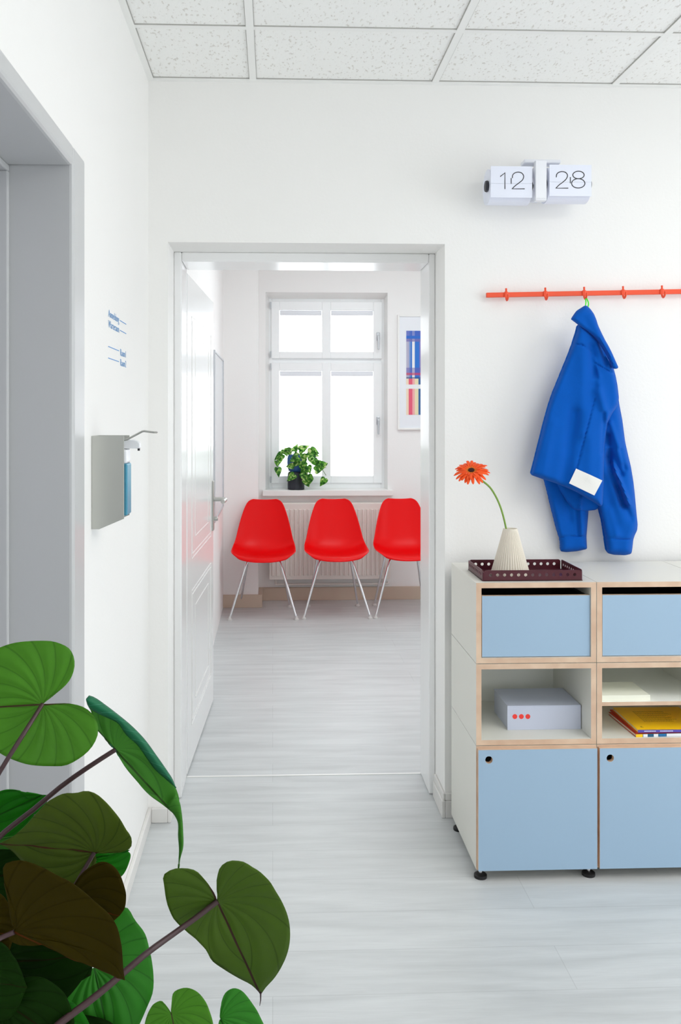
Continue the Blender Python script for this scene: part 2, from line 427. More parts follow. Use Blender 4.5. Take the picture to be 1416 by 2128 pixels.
# hall baseboards
bh = .052
struct('baseboard_left', MB().box(XL, XL + .013, LY1 + .002, YW - .0005, 0, bh), M['base_hall'], bevel=.003)
b1 = MB().box(XL + .013, ox0 + .0, YW - .013, YW, 0, bh).box(ox0, ox0 + .013, YW - .013, YF - .03, 0, bh)
struct('baseboard_back', b1, M['base_hall'], bevel=.003)
b2 = MB().box(ox1 - .013, ox1, YW - .013, YF - .02, 0, .062).box(ox1 - .009, ox1, YW - .009, YF - .02, .062, .088)
b2.box(ox1, 3.58, YW - .013, YW, 0, .062).box(ox1, 3.58, YW - .009, YW, .062, .088)
struct('baseboard_back_right', b2, M['base_hall'], bevel=.003)

# white door frame set in the recess
fr = MB()
fr.box(ox0, fx0, YF, YT + .006, 0, oz).box(fx1, ox1, YF, YT + .006, 0, oz).box(fx0, fx1, YF, YT + .006, fz, oz)
struct('trim_3', fr, M['white_lac'], bevel=.006, seg=3)
struct('trim_4', MB().box(fx0, fx1, YT - .001, YT + .009, 0, .002), M['frame_w'])

# waiting room shell
ww = MB()
WZ0, WZ1 = .855, 2.41
wx0, wx1 = Xa(552, BY), Xa(806, BY)
ww.box(WX0 - .2, PXE, PY, 7.4, 0, WC).box(PXE, wx0, BY, 7.4, 0, WC).box(wx1, WXR + .2, BY, 7.4, 0, WC)
ww.box(wx0, wx1, BY, 7.4, 0, WZ0).box(wx0, wx1, BY, 7.4, WZ1, WC)
struct('wall_waiting_back', ww, M['wall_w'])
struct('wall_waiting_left', MB().box(WX0 - .2, WX0, YT, PY, 0, WC), M['wall_w'])
w3 = MB()
w3.box(WXR, WXR + .2, YT, 4.45, 0, WC).box(WXR, WXR + .2, 5.35, BY, 0, WC).box(WXR, WXR + .2, 4.45, 5.35, 0, 1.0).box(WXR, WXR + .2, 4.45, 5.35, 2.2, WC)
struct('wall_waiting_right', w3, M['wall_w'])
struct('ceiling_waiting', MB().box(WX0 - .2, WXR + .2, YT, 7.4, WC, WC + .1), M['wall_w'])
bb = MB()
bb.box(WX0, PXE + .03, PY - .02, PY, 0, .096)
bb.box(PXE, PXE + .03, PY, BY - .02, 0, .096)
bb.box(PXE, WXR, BY - .02, BY, 0, .10)
struct('baseboard_waiting', bb, M['base_beige'], bevel=.002)

# ------------------------------------------------------------------ left grey metal frame + leaf
p = .006
gm = MB()
gm.box(XL - .25, XL + p, LY0, LY1, 0, LZ1)
gm.box(XL - .25, XL + p, LYN - .12, LYN, 0, LZ1)
gm.box(XL - .25, XL + p, LYN, LY0, LZ0, LZ1)
XI = Xa(20, LY0)                       # where the rebate starts
struct('trim_5', gm, M['grey_metal'], bevel=.010, seg=3)
rb = MB().box(XI - .04, XI, LY0 - .014, LY0, 0, LZ0 - .014).box(XI - .04, XI, LYN, LYN + .014, 0, LZ0 - .014).box(XI - .04, XI, LYN, LY0, LZ0 - .014, LZ0)
struct('trim_6', rb, M['grey_metal'], bevel=.003)
dl = MB().box(XI - .085, XI - .044, LYN + .002, LY0 - .002, .006, LZ0 - .002).build('door_2', M['grey_leaf'], bevel=.003); dl['kind'] = 'structure'
hh = MB()
hh.tube([(XI - .045, LYN + .07, 1.03), (XI - .0, LYN + .07, 1.03), (XI + .008, LYN + .085, 1.03), (XI + .008, LYN + .19, 1.03)], .009)
hh.build('door_handle', M['steel'], dl, smooth=True)

# ------------------------------------------------------------------ open white door (door_1)
hx, hy = fx0 + .002, YT + .008
e = P(443, 1457, 4.505); ang = math.atan2(e.x - hx, e.y - hy)
DLen = .935; DH = 2.01
dr = thing('door_1', (hx, hy, 0), kind='structure', rz=-ang)   # local +Y runs from hinge to lock edge, +X faces the opening
def loc(mb, name, mt, par, **kw): return mb.build(name, mt, par, local=True, **kw)
loc(MB().box(-.032, 0, 0, DLen, .008, DH + .008), 'door_leaf', M['white_lac'], dr, bevel=.002)
def bead(y0, y1, z0, z1, w=.0035, t=.0012):
    mb = MB()
    mb.box(-.001, t, y0, y1, z0, z0 + w).box(-.001, t, y0, y1, z1 - w, z1).box(-.001, t, y0, y0 + w, z0, z1).box(-.001, t, y1 - w, y1, z0, z1)
    return mb
for (y0, y1, z0, z1) in ((.13, .83, .85, 1.86), (.145, .815, .868, 1.842), (.24, .72, .93, 1.78), (.13, .83, .16, .72), (.145, .815, .178, .702), (.24, .72, .24, .64)):
    loc(bead(y0, y1, z0, z1), 'panel_moulding', M['frame_w'], dr)
hd = thing('door_handle', (0, 0, 0)); hd.parent = dr
loc(MB().box(-.001, .008, DLen - .062, DLen - .022, .87, 1.12), 'back_plate', M['steel'], hd, bevel=.004)
zy = DLen - .042
loc(MB().tube([(.006, zy, 1.027), (.03, zy, 1.027), (.052, zy, 1.027), (.062, zy - .004, 1.027), (.066, zy - .016, 1.027), (.066, zy - .13, 1.027)], .0105, 14), 'lever', M['steel'], hd, smooth=True)
loc(MB().lathe([(.011, 0), (.011, .02), (.009, .024)], (.004, zy, .93), 16, axis='x'), 'lock_cylinder', M['steel'], hd, smooth=True)

# ------------------------------------------------------------------ waiting room window
yfr = 7.12
wi = thing('window_1', ((wx0 + wx1) / 2, yfr, WZ0), kind='structure')
ix0, ix1 = Xa(559, yfr), Xa(799, yfr); iz1 = P(0, 618, yfr).z; iz0 = WZ0 + .005
# splayed plaster lining between wall face and window frame
rv = MB()
for a, b in ((((wx0, WZ0), (wx0, WZ1)), ((ix0, WZ0), (ix0, iz1))), (((wx1, WZ1), (wx1, WZ0)), ((ix1, iz1), (ix1, WZ0))), (((wx0, WZ1), (wx1, WZ1)), ((ix0, iz1), (ix1, iz1)))):
    (p0, p1), (q0, q1) = a, b
    rv.add([(p0[0], BY, p0[1]), (p1[0], BY, p1[1]), (q1[0], yfr, q1[1]), (q0[0], yfr, q0[1])], [(0, 1, 2, 3)])
rv.build('window_reveal', M['frame_w'], wi, recalc=False)
def Z(py, Y=yfr): return P(600, py, Y).z
def X(px, Y=yfr): return Xa(px, Y)
def rect_frame(mb, x0, x1, z0, z1, wl_, wr_, wt, wb_, y0, y1):
    mb.box(x0, x0 + wl_, y0, y1, z0, z1).box(x1 - wr_, x1, y0, y1, z0, z1).box(x0 + wl_, x1 - wr_, y0, y1, z1 - wt, z1).box(x0 + wl_, x1 - wr_, y0, y1, z0, z0 + wb_)
    return mb
ff = rect_frame(MB(), wx0 - .02, wx1 + .02, WZ0 - .01, WZ1 + .03, ix0 - wx0 + .045, wx1 - ix1 + .045, WZ1 - iz1 + .065, .06, yfr, yfr + .07)
ff.box(ix0, ix1, yfr + .012, yfr + .07, Z(755), Z(743))
ff.build('window_frame', M['upvc'], wi, bevel=.004)
sashes = [(Z(627), Z(745), Z(645), Z(731)), (Z(754), Z(1004), Z(771), Z(989))]
gxp = [(X(581), X(669.5)), (X(687.5), X(776))]
for (zt, zb, gt, gb) in sashes:
    sb = MB(); y0, y1 = yfr - .016, yfr + .05
    x0, x1 = X(564), X(794)
    sb.box(x0, gxp[0][0], y0, y1, zb, zt).box(gxp[1][1], x1, y0, y1, zb, zt).box(gxp[0][1], gxp[1][0], y0, y1, zb, zt)
    for (a, b) in gxp: sb.box(a, b, y0, y1, gt, zt).box(a, b, y0, y1, zb, gb)
    sh = sb.build('sash', M['upvc'], wi, bevel=.004)
    for (a, b) in gxp:
        MB().box(a, b, yfr + .012, yfr + .016, gb, gt).build('glass_pane', M['glass'], sh)
        bc = MB().box(a + .003, b - .003, yfr - .012, yfr + .006, gt - .034, gt - .002)
        bc.tube([(a + .004, yfr - .008, gt - .037), (b - .004, yfr - .008, gt - .037)], .004, 8)
        bc.build('blind_cassette', M['clockw'], sh, bevel=.003)
    hz = P(786, 700 if zt > 2 else 875, y0).z; hxx = X(786, y0)
    hb = MB().box(hxx - .013, hxx + .013, y0 - .012, y0, hz - .03, hz + .035)
    hb.box(hxx - .009, hxx + .009, y0 - .04, y0 - .012, hz - .008, hz + .012).box(hxx - .008, hxx + .008, y0 - .045, y0 - .032, hz - .105, hz + .012)
    hb.build('window_handle', M['silver'], sh, bevel=.004)
    for zz in (zt - .03, zb + .03):
        MB().tube([(x0 - .004, y0 - .006, zz - .025), (x0 - .004, y0 - .006, zz + .025)], .006, 10).build('hinge', M['silver'], sh, smooth=True)
SILL_Z = P(600, 1019, 6.91).z
sl = MB().box(Xa(546, 6.91), Xa(818, 6.91), 6.91, BY, P(600, 1031, 6.91).z, SILL_Z)
sl.box(wx0 + .001, wx1 - .001, BY, yfr - .001, WZ0, SILL_Z)
struct('trim_7', sl, M['frame_w'], bevel=.006, seg=3)
# outside windows of the unseen walls: simple mullions
def far_window(name, axis, c, a0, a1, z0, z1):
    mb = MB()
    def bx(u0, u1, w0, w1):
        if axis == 'x': mb.box(c, c + .06, u0, u1, w0, w1)
        else: mb.box(u0, u1, c, c + .06, w0, w1)
    bx(a0, a1, z0, z0 + .06); bx(a0, a1, z1 - .06, z1); n = 3
    for i in range(n + 1):
        u = a0 + (a1 - a0 - .06) * i / n; bx(u, u + .06, z0 + .06, z1 - .06)
    struct(name, mb, M['upvc'])
far_window('window_2', 'x', XR + .06, -.2, 2.4, .65, 2.35)
far_window('window_3', 'y', YR - .14, 1.2, 2.6, .9, 2.2)
far_window('added_window_4', 'x', WXR + .06, 4.45, 5.35, 1.0, 2.2)  # unseen side window, put in to brighten the waiting room

# ------------------------------------------------------------------ radiator
rx0, rx1 = Xa(560, 6.87), Xa(812, 6.87); rz0, rz1 = P(600, 1205, 6.87).z, P(600, 1047, 6.87).z
ra = thing('radiator', ((rx0 + rx1) / 2, 6.9, rz0), 'white ribbed panel radiator on the wall under the window, behind the chairs', 'radiator')
pn = MB(); n = 26; w = (rx1 - rx0 - .03) / n
pn.box(rx0, rx1, 6.88, 6.9, rz0, rz1)
for i in range(n):
    x = rx0 + .015 + w * i
    pts = [(x, 6.882, rz0 + .03), (x + w * .2, 6.868, rz0 + .03), (x + w * .62, 6.868, rz0 + .03), (x + w * .8, 6.882, rz0 + .03)]
    pn.prism(pts, (0, 0, rz1 - rz0 - .075))
pn.build('front_panel', M['rad'], ra, bevel=.002)
MB().box(rx0 + .004, rx1 - .004, 6.9, 6.945, rz1 - .012, rz1 + .003).box(rx0, rx0 + .004, 6.9, 6.95, rz0, rz1).box(rx1 - .004, rx1, 6.9, 6.95, rz0, rz1).build('casing', M['rad'], ra)
MB().box(rx0 + .004, rx1 - .004, 6.945, 6.955, rz0, rz1 - .01).build('rear_panel', M['rad'], ra)
MB().tube([(rx0 + .05, 6.93, rz0 - .045), (rx1 - .02, 6.93, rz0 - .045), (rx1 - .01, 6.94, rz0 - .045), (rx1 - .005, BY + .01, rz0 - .045)], .008, 10).tube([(rx1 - .05, 6.93, rz0 - .045), (rx1 - .05, 6.93, rz0 + .01)], .008).tube([(rx0 + .05, 6.93, rz0 - .045), (rx0 + .05, 6.93, rz0 + .01)], .008).build('pipe', M['rad'], ra, smooth=True)
for x in (rx0 + .12, rx1 - .12):
    MB().box(x - .015, x + .015, 6.955, BY, rz0 + .06, rz1 - .08).build('bracket', M['rad'], ra)

# ------------------------------------------------------------------ red shell chairs
def make_chair():
    t = thing('shell_chair', (0, 0, 0), 'x', 'chair')
    #     d(from front) z   halfw  curl  edge-back
    prof = [(.000, .418, .168, .022, .034), (.005, .432, .196, .026, .030), (.03, .442, .217, .030, .016), (.08, .442, .231, .036, .004), (.14, .433, .235, .046, .0),
            (.22, .426, .234, .058, 0), (.30, .427, .231, .066, 0), (.36, .442, .226, .070, 0), (.400, .475, .220, .070, 0), (.425, .520, .212, .066, 0),
            (.442, .58, .201, .058, 0), (.458, .64, .187, .050, 0), (.472, .70, .170, .042, 0), (.484, .75, .153, .034, 0), (.491, .785, .137, .028, 0), (.496, .806, .118, .022, 0), (.498, .819, .088, .014, 0)]
    prof = [Vector(q) for q in prof] if False else prof
    nu, nv = len(prof), 17
    grid = []
    for i, (d, z, hw, curl, eb) in enumerate(prof):
        a = prof[max(0, i - 1)]; b = prof[min(nu - 1, i + 1)]
        tx, tz = b[0] - a[0], b[1] - a[1]; l = math.hypot(tx, tz); tx /= l; tz /= l
        if i < 3: nx, nz = 0, 1
        else: nx, nz = -tz, tx           # normal pointing up / towards the sitter
        for j in range(nv):
            s = -1 + 2 * j / (nv - 1); q = abs(s) ** 2.6
            grid.append(Vector((hw * s, d + eb * s * s + nx * curl * q, z + nz * curl * q - (.006 * (1 - s * s) if i == nu - 1 else 0))))
    off = Vector((0, -.305, 0))
    mb = MB(); mb.add([g + off for g in grid], [(i * nv + j, i * nv + j + 1, (i + 1) * nv + j + 1, (i + 1) * nv + j) for i in range(nu - 1) for j in range(nv - 1)])
    sh = mb.build('seat_shell', M['red'], t, smooth=False, local=True)
    for pl in sh.data.polygons: pl.use_smooth = True
    so = sh.modifiers.new('thick', 'SOLIDIFY'); so.thickness = .008; so.offset = -1
    ss = sh.modifiers.new('sub', 'SUBSURF'); ss.levels = 2; ss.render_levels = 2
    rail = MB()
    for y in (-.10, .10):
        rail.tube([(-.115, y, .405), (-.09, y, .4125), (.09, y, .4125), (.115, y, .405)], .0075, 10)
    rail.tube([(-.09, -.10, .41), (-.09, .10, .41)], .0065).tube([(.09, -.10, .41), (.09, .10, .41)], .0065)
    for x in (-.09, .09):
        for y in (-.10, .10): rail.lathe([(.016, 0), (.016, .014)], (x, y, .412), 12)
    rail.build('seat_rail', M['chrome'], t, smooth=True, local=True)
    for sx in (-1, 1):
        for (ty, fx, fy) in ((-.10, .236, -.215), (.10, .187, .215)):
            pts = [(sx * .088, ty * .9, .407), (sx * .110, ty, .402), (sx * .122, ty * 1.05, .385), (sx * (.122 + (fx - .122) * .5), ty * 1.05 + (fy - ty * 1.05) * .5, .2), (sx * fx, fy, .012)]
            lg = MB().tube(pts, [.0095, .0095, .0095, .0088, .0075], 12).build('leg', M['chrome'], t, smooth=True, local=True)
            MB().lathe([(.006, .03), (.010, .014), (.018, .008), (.018, 0)], (sx * fx, fy, 0), 16).build('foot_glide', M['foot_grey'], lg, smooth=True, local=True)
    return t
def dup(root, loc_, label, rz=0):
    r = root.copy(); COL.objects.link(r); r.location = loc_; r.rotation_euler = (0, 0, rz); r['label'] = label
    for ch in list(root.children):
        c = ch.copy(); COL.objects.link(c); c.parent = r
        for g_ in list(ch.children):
            d = g_.copy(); COL.objects.link(d); d.parent = c
    return r
ch0 = make_chair(); ch0['group'] = 'red shell chairs under the window'
FY = 6.29
cxs = [(Xa(548.5, FY), FY + .215, -.02), (Xa(701.5, FY), FY + .232, 0), (Xa(849.5, FY), FY + .243, .02)]
ch0.location = (cxs[0][0], cxs[0][1], 0); ch0.rotation_euler = (0, 0, cxs[0][2])
ch0['label'] = 'red plastic shell chair with chrome legs at left, nearest the open door'
dup(ch0, (cxs[1][0], cxs[1][1], 0), 'red plastic shell chair with chrome legs in the middle, centred below the window', cxs[1][2])
dup(ch0, (cxs[2][0], cxs[2][1], 0), 'red plastic shell chair at right, partly hidden behind the door frame', cxs[2][2])

# ------------------------------------------------------------------ artwork + board in waiting room
ay = BY
ax0, az1, az0 = Xa(827, ay - .02), P(800, 654, ay - .02).z, P(800, 893, ay - .02).z
bx0, bz1, bz0 = Xa(845, ay - .02), P(800, 687, ay - .02).z, P(800, 862, ay - .02).z
aw = .44; art = thing('framed_picture', (ax0 + aw / 2, ay - .012, az0), 'white framed picture of blue and red stripes on the wall right of the window', 'picture')
MB().box(ax0, ax0 + .014, ay - .024, ay, az0, az1).box(ax0 + aw - .014, ax0 + aw, ay - .024, ay, az0, az1).box(ax0 + .014, ax0 + aw - .014, ay - .024, ay, az1 - .014, az1).box(ax0 + .014, ax0 + aw - .014, ay - .024, ay, az0, az0 + .014).build('frame', M['frame_w'], art, bevel=.002)
MB().box(ax0 + .013, ax0 + aw - .013, ay - .014, ay - .002, az0 + .013, az1 - .013).build('mount', M['clockw'], art)
def art_mat():
    m = bpy.data.materials.new('striped_print'); m.use_nodes = True; nt = m.node_tree; N = nt.nodes; L = nt.links
    b = N['Principled BSDF']; b.inputs['Roughness'].default_value = .4
    tc = N.new('ShaderNodeTexCoord'); sp = N.new('ShaderNodeSeparateXYZ'); L.new(tc.outputs['Generated'], sp.inputs[0])
    def ramp(sock, stops):
        r = N.new('ShaderNodeValToRGB'); r.color_ramp.interpolation = 'CONSTANT'; e = r.color_ramp.elements
        e[0].position = 0; e[0].color = srgb(*stops[0][1]); e[1].position = stops[1][0]; e[1].color = srgb(*stops[1][1])
        for p_, c_ in stops[2:]:
            q = e.new(p_); q.color = srgb(*c_)
        L.new(sock, r.inputs[0]); return r
    W = (236, 236, 238)
    up = ramp(sp.outputs[0], [(0, (180, 176, 200)), (.07, (120, 150, 205)), (.11, (30, 110, 200)), (.15, W), (.22, (26, 112, 206)), (.34, (120, 110, 190)), (.42, (20, 100, 196)), (.6, (90, 90, 180)), (.7, (200, 190, 210)), (.78, (30, 110, 200)), (.9, (160, 160, 210))])
    dn = ramp(sp.outputs[0], [(0, (240, 216, 190)), (.06, (230, 90, 120)), (.16, (240, 170, 170)), (.22, (234, 220, 180)), (.32, (20, 90, 150)), (.44, (232, 120, 140)), (.56, (238, 220, 190)), (.7, (230, 90, 120)), (.85, (20, 90, 150))])
    def band(lo, hi):
        a = N.new('ShaderNodeMath'); a.operation = 'GREATER_THAN'; a.inputs[1].default_value = lo; L.new(sp.outputs[2], a.inputs[0])
        c = N.new('ShaderNodeMath'); c.operation = 'LESS_THAN'; c.inputs[1].default_value = hi; L.new(sp.outputs[2], c.inputs[0])
        d = N.new('ShaderNodeMath'); d.operation = 'MULTIPLY'; L.new(a.outputs[0], d.inputs[0]); L.new(c.outputs[0], d.inputs[1]); return d.outputs[0]
    cur = dn.outputs[0]
    def mix(f_, c_, amt=1.0):
        nonlocal cur
        m_ = N.new('ShaderNodeMix'); m_.data_type = 'RGBA'
        mm = N.new('ShaderNodeMath'); mm.operation = 'MULTIPLY'; mm.inputs[1].default_value = amt; L.new(f_, mm.inputs[0]); L.new(mm.outputs[0], m_.inputs[0])
        L.new(cur, m_.inputs[6])
        if isinstance(c_, tuple): m_.inputs[7].default_value = srgb(*c_)
        else: L.new(c_, m_.inputs[7])
        cur = m_.outputs[2]
    mix(band(.43, 1.1), up.outputs[0]); mix(band(.31, .36), W)
    mix(band(.94, 1.01), (60, 90, 190), .8); mix(band(.905, .94), (20, 100, 200)); mix(band(.87, .905), (110, 100, 170), .8)
    mix(band(.47, .50), (190, 50, 100), .8); mix(band(.50, .56), (90, 80, 170), .6); mix(band(.43, .45), (40, 70, 120), .7)
    L.new(cur, b.inputs['Base Color']); return m
MB().box(bx0, bx0 + .30, ay - .0155, ay - .0135, bz0, bz1).build('striped_print', art_mat(), art)

pxl = WX0
pb = thing('notice_board', (pxl + .012, 6.15, .75), 'tall pale board with thin grey frame on the left wall beyond the open door', 'board')
ya, yb_ = PXP(447.5, 800, pxl + .024).y, PXP(465.5, 800, pxl + .024).y
zt, zb = PXP(447.5, 727, pxl + .024).z, PXP(447.5, 1087, pxl + .024).z
MB().box(pxl, pxl + .018, ya + .012, yb_ - .012, zb + .012, zt - .012).build('board', M['mirrorb'], pb)
MB().box(pxl, pxl + .024, ya, ya + .012, zb, zt).box(pxl, pxl + .024, yb_ - .012, yb_, zb, zt).box(pxl, pxl + .024, ya + .012, yb_ - .012, zb, zb + .012).box(pxl, pxl + .024, ya + .012, yb_ - .012, zt - .012, zt).build('frame', M['silver'], pb, bevel=.002)

# ------------------------------------------------------------------ pothos on the sill
def mini_leaf(mb, uvs, base, dirv, nrm, L_, W_):
    d = dirv.normalized(); s = d.cross(nrm).normalized(); nn = s.cross(d).normalized()
    out = [(0, 0), (-.10, .22), (-.04, .42), (.15, .5), (.4, .42), (.68, .24), (.88, .09), (1, 0)]
    cols = []
    mid = [0, .1, .2, .32, .5, .7, .88, 1]
    b = len(mb.v); vs = []; us = []
    for sgn in (1, -1):
        for (u, v), mu in zip(out, mid):
            for q in (0, .5, 1):
                uu = mu + (u - mu) * q; vv = sgn * v * q
                p_ = base + d * (uu * L_) + s * (vv * W_) + nn * (-.25 * abs(vv) * -W_ - .18 * uu * uu * L_ + .02 * L_ * math.sin(uu * 9 + vv * 5))
                vs.append(p_); us.append((uu * 5 - abs(vv) * 2, abs(vv)))
    fs = []
    for h in range(2):
        for i in range(7):
            for q in range(2):
                a = h * 24 + i * 3 + q; fs.append((a, a + 1, a + 4, a + 3) if h else (a, a + 3, a + 4, a + 1))
    mb.add(vs, fs); uvs += us
    return mb
def uvbuild(mb, uvs, name, mt, par, smooth=True):
    o = mb.build(name, mt, par, recalc=False)
    l = o.data.uv_layers.new(name='vein')
    for lp in o.data.loops: l.data[lp.index].uv = uvs[lp.vertex_index]
    if smooth: o.data.polygons.foreach_set('use_smooth', [True] * len(o.data.polygons))
    return o
px_, py_ = Xa(615.5, 6.99), 6.99
po = thing('potted_plant', (px_, py_, SILL_Z), 'trailing variegated plant in a stacked charcoal and blue pot on the window sill', 'potted plant')
z0 = SILL_Z
MB().lathe([(.058, 0), (.066, .004), (.066, .125), (.06, .135), (.055, .14)], (px_, py_, z0), 32).build('pot_base', M['potblack'], po, smooth=True)
MB().lathe([(.042, .138), (.058, .148), (.068, .175), (.070, .215), (.067, .25), (.060, .272), (.056, .274), (.055, .262), (.05, .255)], (px_, py_, z0), 32, cap=False).build('pot', M['potblue'], po, smooth=True)
MB().lathe([(.0, .256), (.054, .256)], (px_, py_, z0), 24).build('soil', M['soil'], po)
rnd = random.Random(5); lm = MB(); lu = []; st = MB()
# leaf bases in the photo with drooping direction (right, up) and length
lf = [(604, 938, -1, -.1, .062), (590, 934, .5, -.9, .05), (588, 944, -.8, -.5, .062), (584, 948, -.3, -1, .056), (577, 972, .2, -1, .058), (574, 958, .3, -1, .04), (612, 938, .3, .8, .05), (606, 940, -.5, .4, .05), (622, 936, .9, .45, .068),
      (640, 940, .9, -.3, .072), (646, 934, .9, -.4, .06), (634, 944, .1, -1, .05), (612, 946, .8, -.2, .055), (620, 950, -.9, -.4, .06), (622, 957, -.8, -.8, .055), (610, 968, -1, -.1, .045), (645, 950, .3, -.9, .05), (650, 956, .9, -.8, .06),
      (657, 965, .8, .1, .07), (664, 972, .7, .3, .055), (655, 978, .8, .3, .06), (640, 968, .3, -1, .05), (633, 976, -.2, -1, .06), (628, 984, .6, -.9, .06), (640, 986, .0, -1, .07), (634, 996, .5, -.9, .055), (646, 992, -.3, -1, .05),
      (676, 994, -.5, -.8, .058), (612, 986, -.7, -.6, .06), (636, 960, -.8, -.5, .05), (630, 943, 0, -1, .045), (625, 968, .8, -.8, .05)]
for (a, b, dx, dz, L_) in lf:
    yd = 6.99 - rnd.uniform(.07, .10) if (b > 950 or dz < -.3 and 598 < a < 632) else 6.99 + rnd.uniform(-.06, .05)
    dv = Vector((dx, rnd.uniform(-.35, .05), dz)).normalized()
    mini_leaf(lm, lu, P(a, b, yd), dv, Vector((rnd.uniform(-.7, .7), -1, rnd.uniform(.0, .7))), L_ * 1.32, L_ * 1.25 * rnd.uniform(.75, .98))
for path in ([(616, 948), (600, 938), (585, 943), (577, 965)], [(616, 948), (635, 938), (655, 950), (668, 972), (678, 988)], [(618, 946), (632, 955), (640, 975), (636, 1002)], [(614, 948), (622, 930), (640, 932)], [(618, 950), (645, 958), (664, 968), (678, 972)], [(612, 950), (600, 975), (606, 995), (618, 1000)]):
    pts = [P(a, b, 6.99 if i == 0 else 6.93) for i, (a, b) in enumerate(path)]
    st.tube(catmull(pts, 14), .0022, 6)
uvbuild(lm, lu, 'foliage', M['pothos'], po); st.build('stem', M['thinstem'], po, smooth=True)

# ------------------------------------------------------------------ wayfinding lettering on left wall
sg = thing('wall_lettering', (XL, 2.4, 1.6), 'small blue room directions in stuck-on letters on the left wall above the dispenser', 'sign')
def ltext(txt, y, z, size, width=None, name='lettering', par=sg, m=M['signblue'], face='x', xx=None, ext=.0003):
    cu = bpy.data.curves.new(name, 'FONT'); cu.body = txt; cu.size = size; cu.extrude = ext; cu.offset = -.022 * size if face == 'x' else 0
    tmp = bpy.data.objects.new(name, cu); COL.objects.link(tmp)
    bpy.context.view_layer.update()
    me = bpy.data.meshes.new_from_object(tmp.evaluated_get(bpy.context.evaluated_depsgraph_get()))
    COL.objects.unlink(tmp); bpy.data.objects.remove(tmp)
    w = max(v.co.x for v in me.vertices) - min(v.co.x for v in me.vertices)
    sc = (width / w) if width else 1
    o_ = bpy.data.objects.new(name, me); COL.objects.link(o_)
    wl_ = wloc(par)
    if face == 'x':
        for v in me.vertices: v.co = Vector((XL + .0006 + v.co.z, y + v.co.x * sc, z + v.co.y)) - wl_
    else:
        for v in me.vertices: v.co = Vector((y + v.co.x * sc, xx - v.co.z, z + v.co.y)) - wl_
    me.materials.append(m); o_.parent = par; return o_
def lz(px, py): q = PXP(px, py, XL); return q.y, q.z
y0, z1_ = lz(225, 657); y1, _ = lz(247, 700); y2, _ = lz(262, 700); y1b, _ = lz(249.5, 700)
rows = [lz(225, 658)[1], lz(225, 680)[1], lz(249.5, 739)[1], lz(249.5, 760)[1]]
ltext('Anmeldung', y0, rows[0], .030, y1 - y0); ltext('Warteraum', y0, rows[1], .030, y1 - y0)
for zr, dg_ in ((rows[2], '1'), (rows[3], '2')):
    ltext('Raum', y1b, zr, .030, (y2 - y1b) * .76); ltext(dg_, y1b + (y2 - y1b) * .86, zr, .030)
for (a, b, zr) in ((y1b, y2, rows[0] + .009), (y1b, y2, rows[1] + .009), (y0, y1, lz(225, 720)[1]), (y0, y1, lz(225, 744)[1])):
    MB().box(XL, XL + .0009, a, b, zr - .001, zr + .001).build('line', M['signblue'], sg)

# ------------------------------------------------------------------ disinfectant dispenser
dy = PXP(189.5, 1000, XL).y; dw = .085
ds = thing('soap_dispenser', (XL, dy + dw / 2, 1.17), 'steel hand disinfectant dispenser with lever arm and blue-labelled bottle on left wall', 'dispenser')
def dq(px, py, Y=dy): q = P(px, py, Y); return (q.x, q.z)
tl = dq(192, 906); tr = dq(258, 906); r2 = dq(258, 1078); b1_ = dq(206, 1100); b0 = dq(190, 1100)
prof = [(XL + .002, b0[1]), b1_, r2, tr, (XL + .002, tl[1])]
cv = MB()
for yy in (dy, dy + dw - .002): cv.prism([(a, yy, b) for a, b in prof], (0, .002, 0))
cv.box(XL, XL + .003, dy + .001, dy + dw - .001, b0[1], tl[1])
cv.build('side_cover', M['steel2'], ds, bevel=.0008)
bm_ = dy + dw / 2
bxr = dq(269, 1000, bm_)[0]
MB().box(XL + .012, bxr, bm_ - .032, bm_ + .032, dq(0, 1070, bm_)[1], dq(0, 963, bm_)[1]).build('bottle_label', M['tank'], ds, bevel=.004)
MB().box(XL + .014, bxr - .002, bm_ - .031, bm_ + .031, dq(0, 963, bm_)[1], dq(0, 934, bm_)[1]).lathe([(.016, 0), (.016, .02)], (bxr - .03, bm_, dq(0, 934, bm_)[1]), 16).build('bottle', M['bottle'], ds, bevel=.005)
nx1 = dq(292, 0, bm_)[0]
mbp = MB(); zz0, zz1 = dq(0, 932, bm_)[1], dq(0, 914, bm_)[1]
mbp.prism([(tr[0] - .03, bm_ - .012, zz0), (nx1, bm_ - .012, zz0), (nx1, bm_ - .012, zz0 + (zz1 - zz0) * .55), (nx1 - .006, bm_ - .012, zz1 - .003), (nx1 - .016, bm_ - .012, zz1), (tr[0] - .03, bm_ - .012, zz1)], (0, .024, 0))
mbp.build('pump', M['bottle'], ds, bevel=.002)
MB().lathe([(.003, 0), (.003, -.006)], (dq(288.5, 0, bm_)[0], bm_, zz0), 10).build('nozzle', M['ink'], ds, smooth=True)
ar = MB()
for s in (-.022, .022):
    Yq = bm_ + s
    pts = [P(a, b, Yq) for a, b in ((240, 914), (258, 914.5), (264, 913.5), (280, 905), (296, 896.5), (300, 896), (312, 897.5), (320, 898.5))]
    pts.append(P(324, 898.5, bm_ + s * .6)); pts.append(P(326, 898.5, bm_))
    ar.tube(pts, .0026, 8)
ar.build('lever_arm', M['steel'], ds, smooth=True)

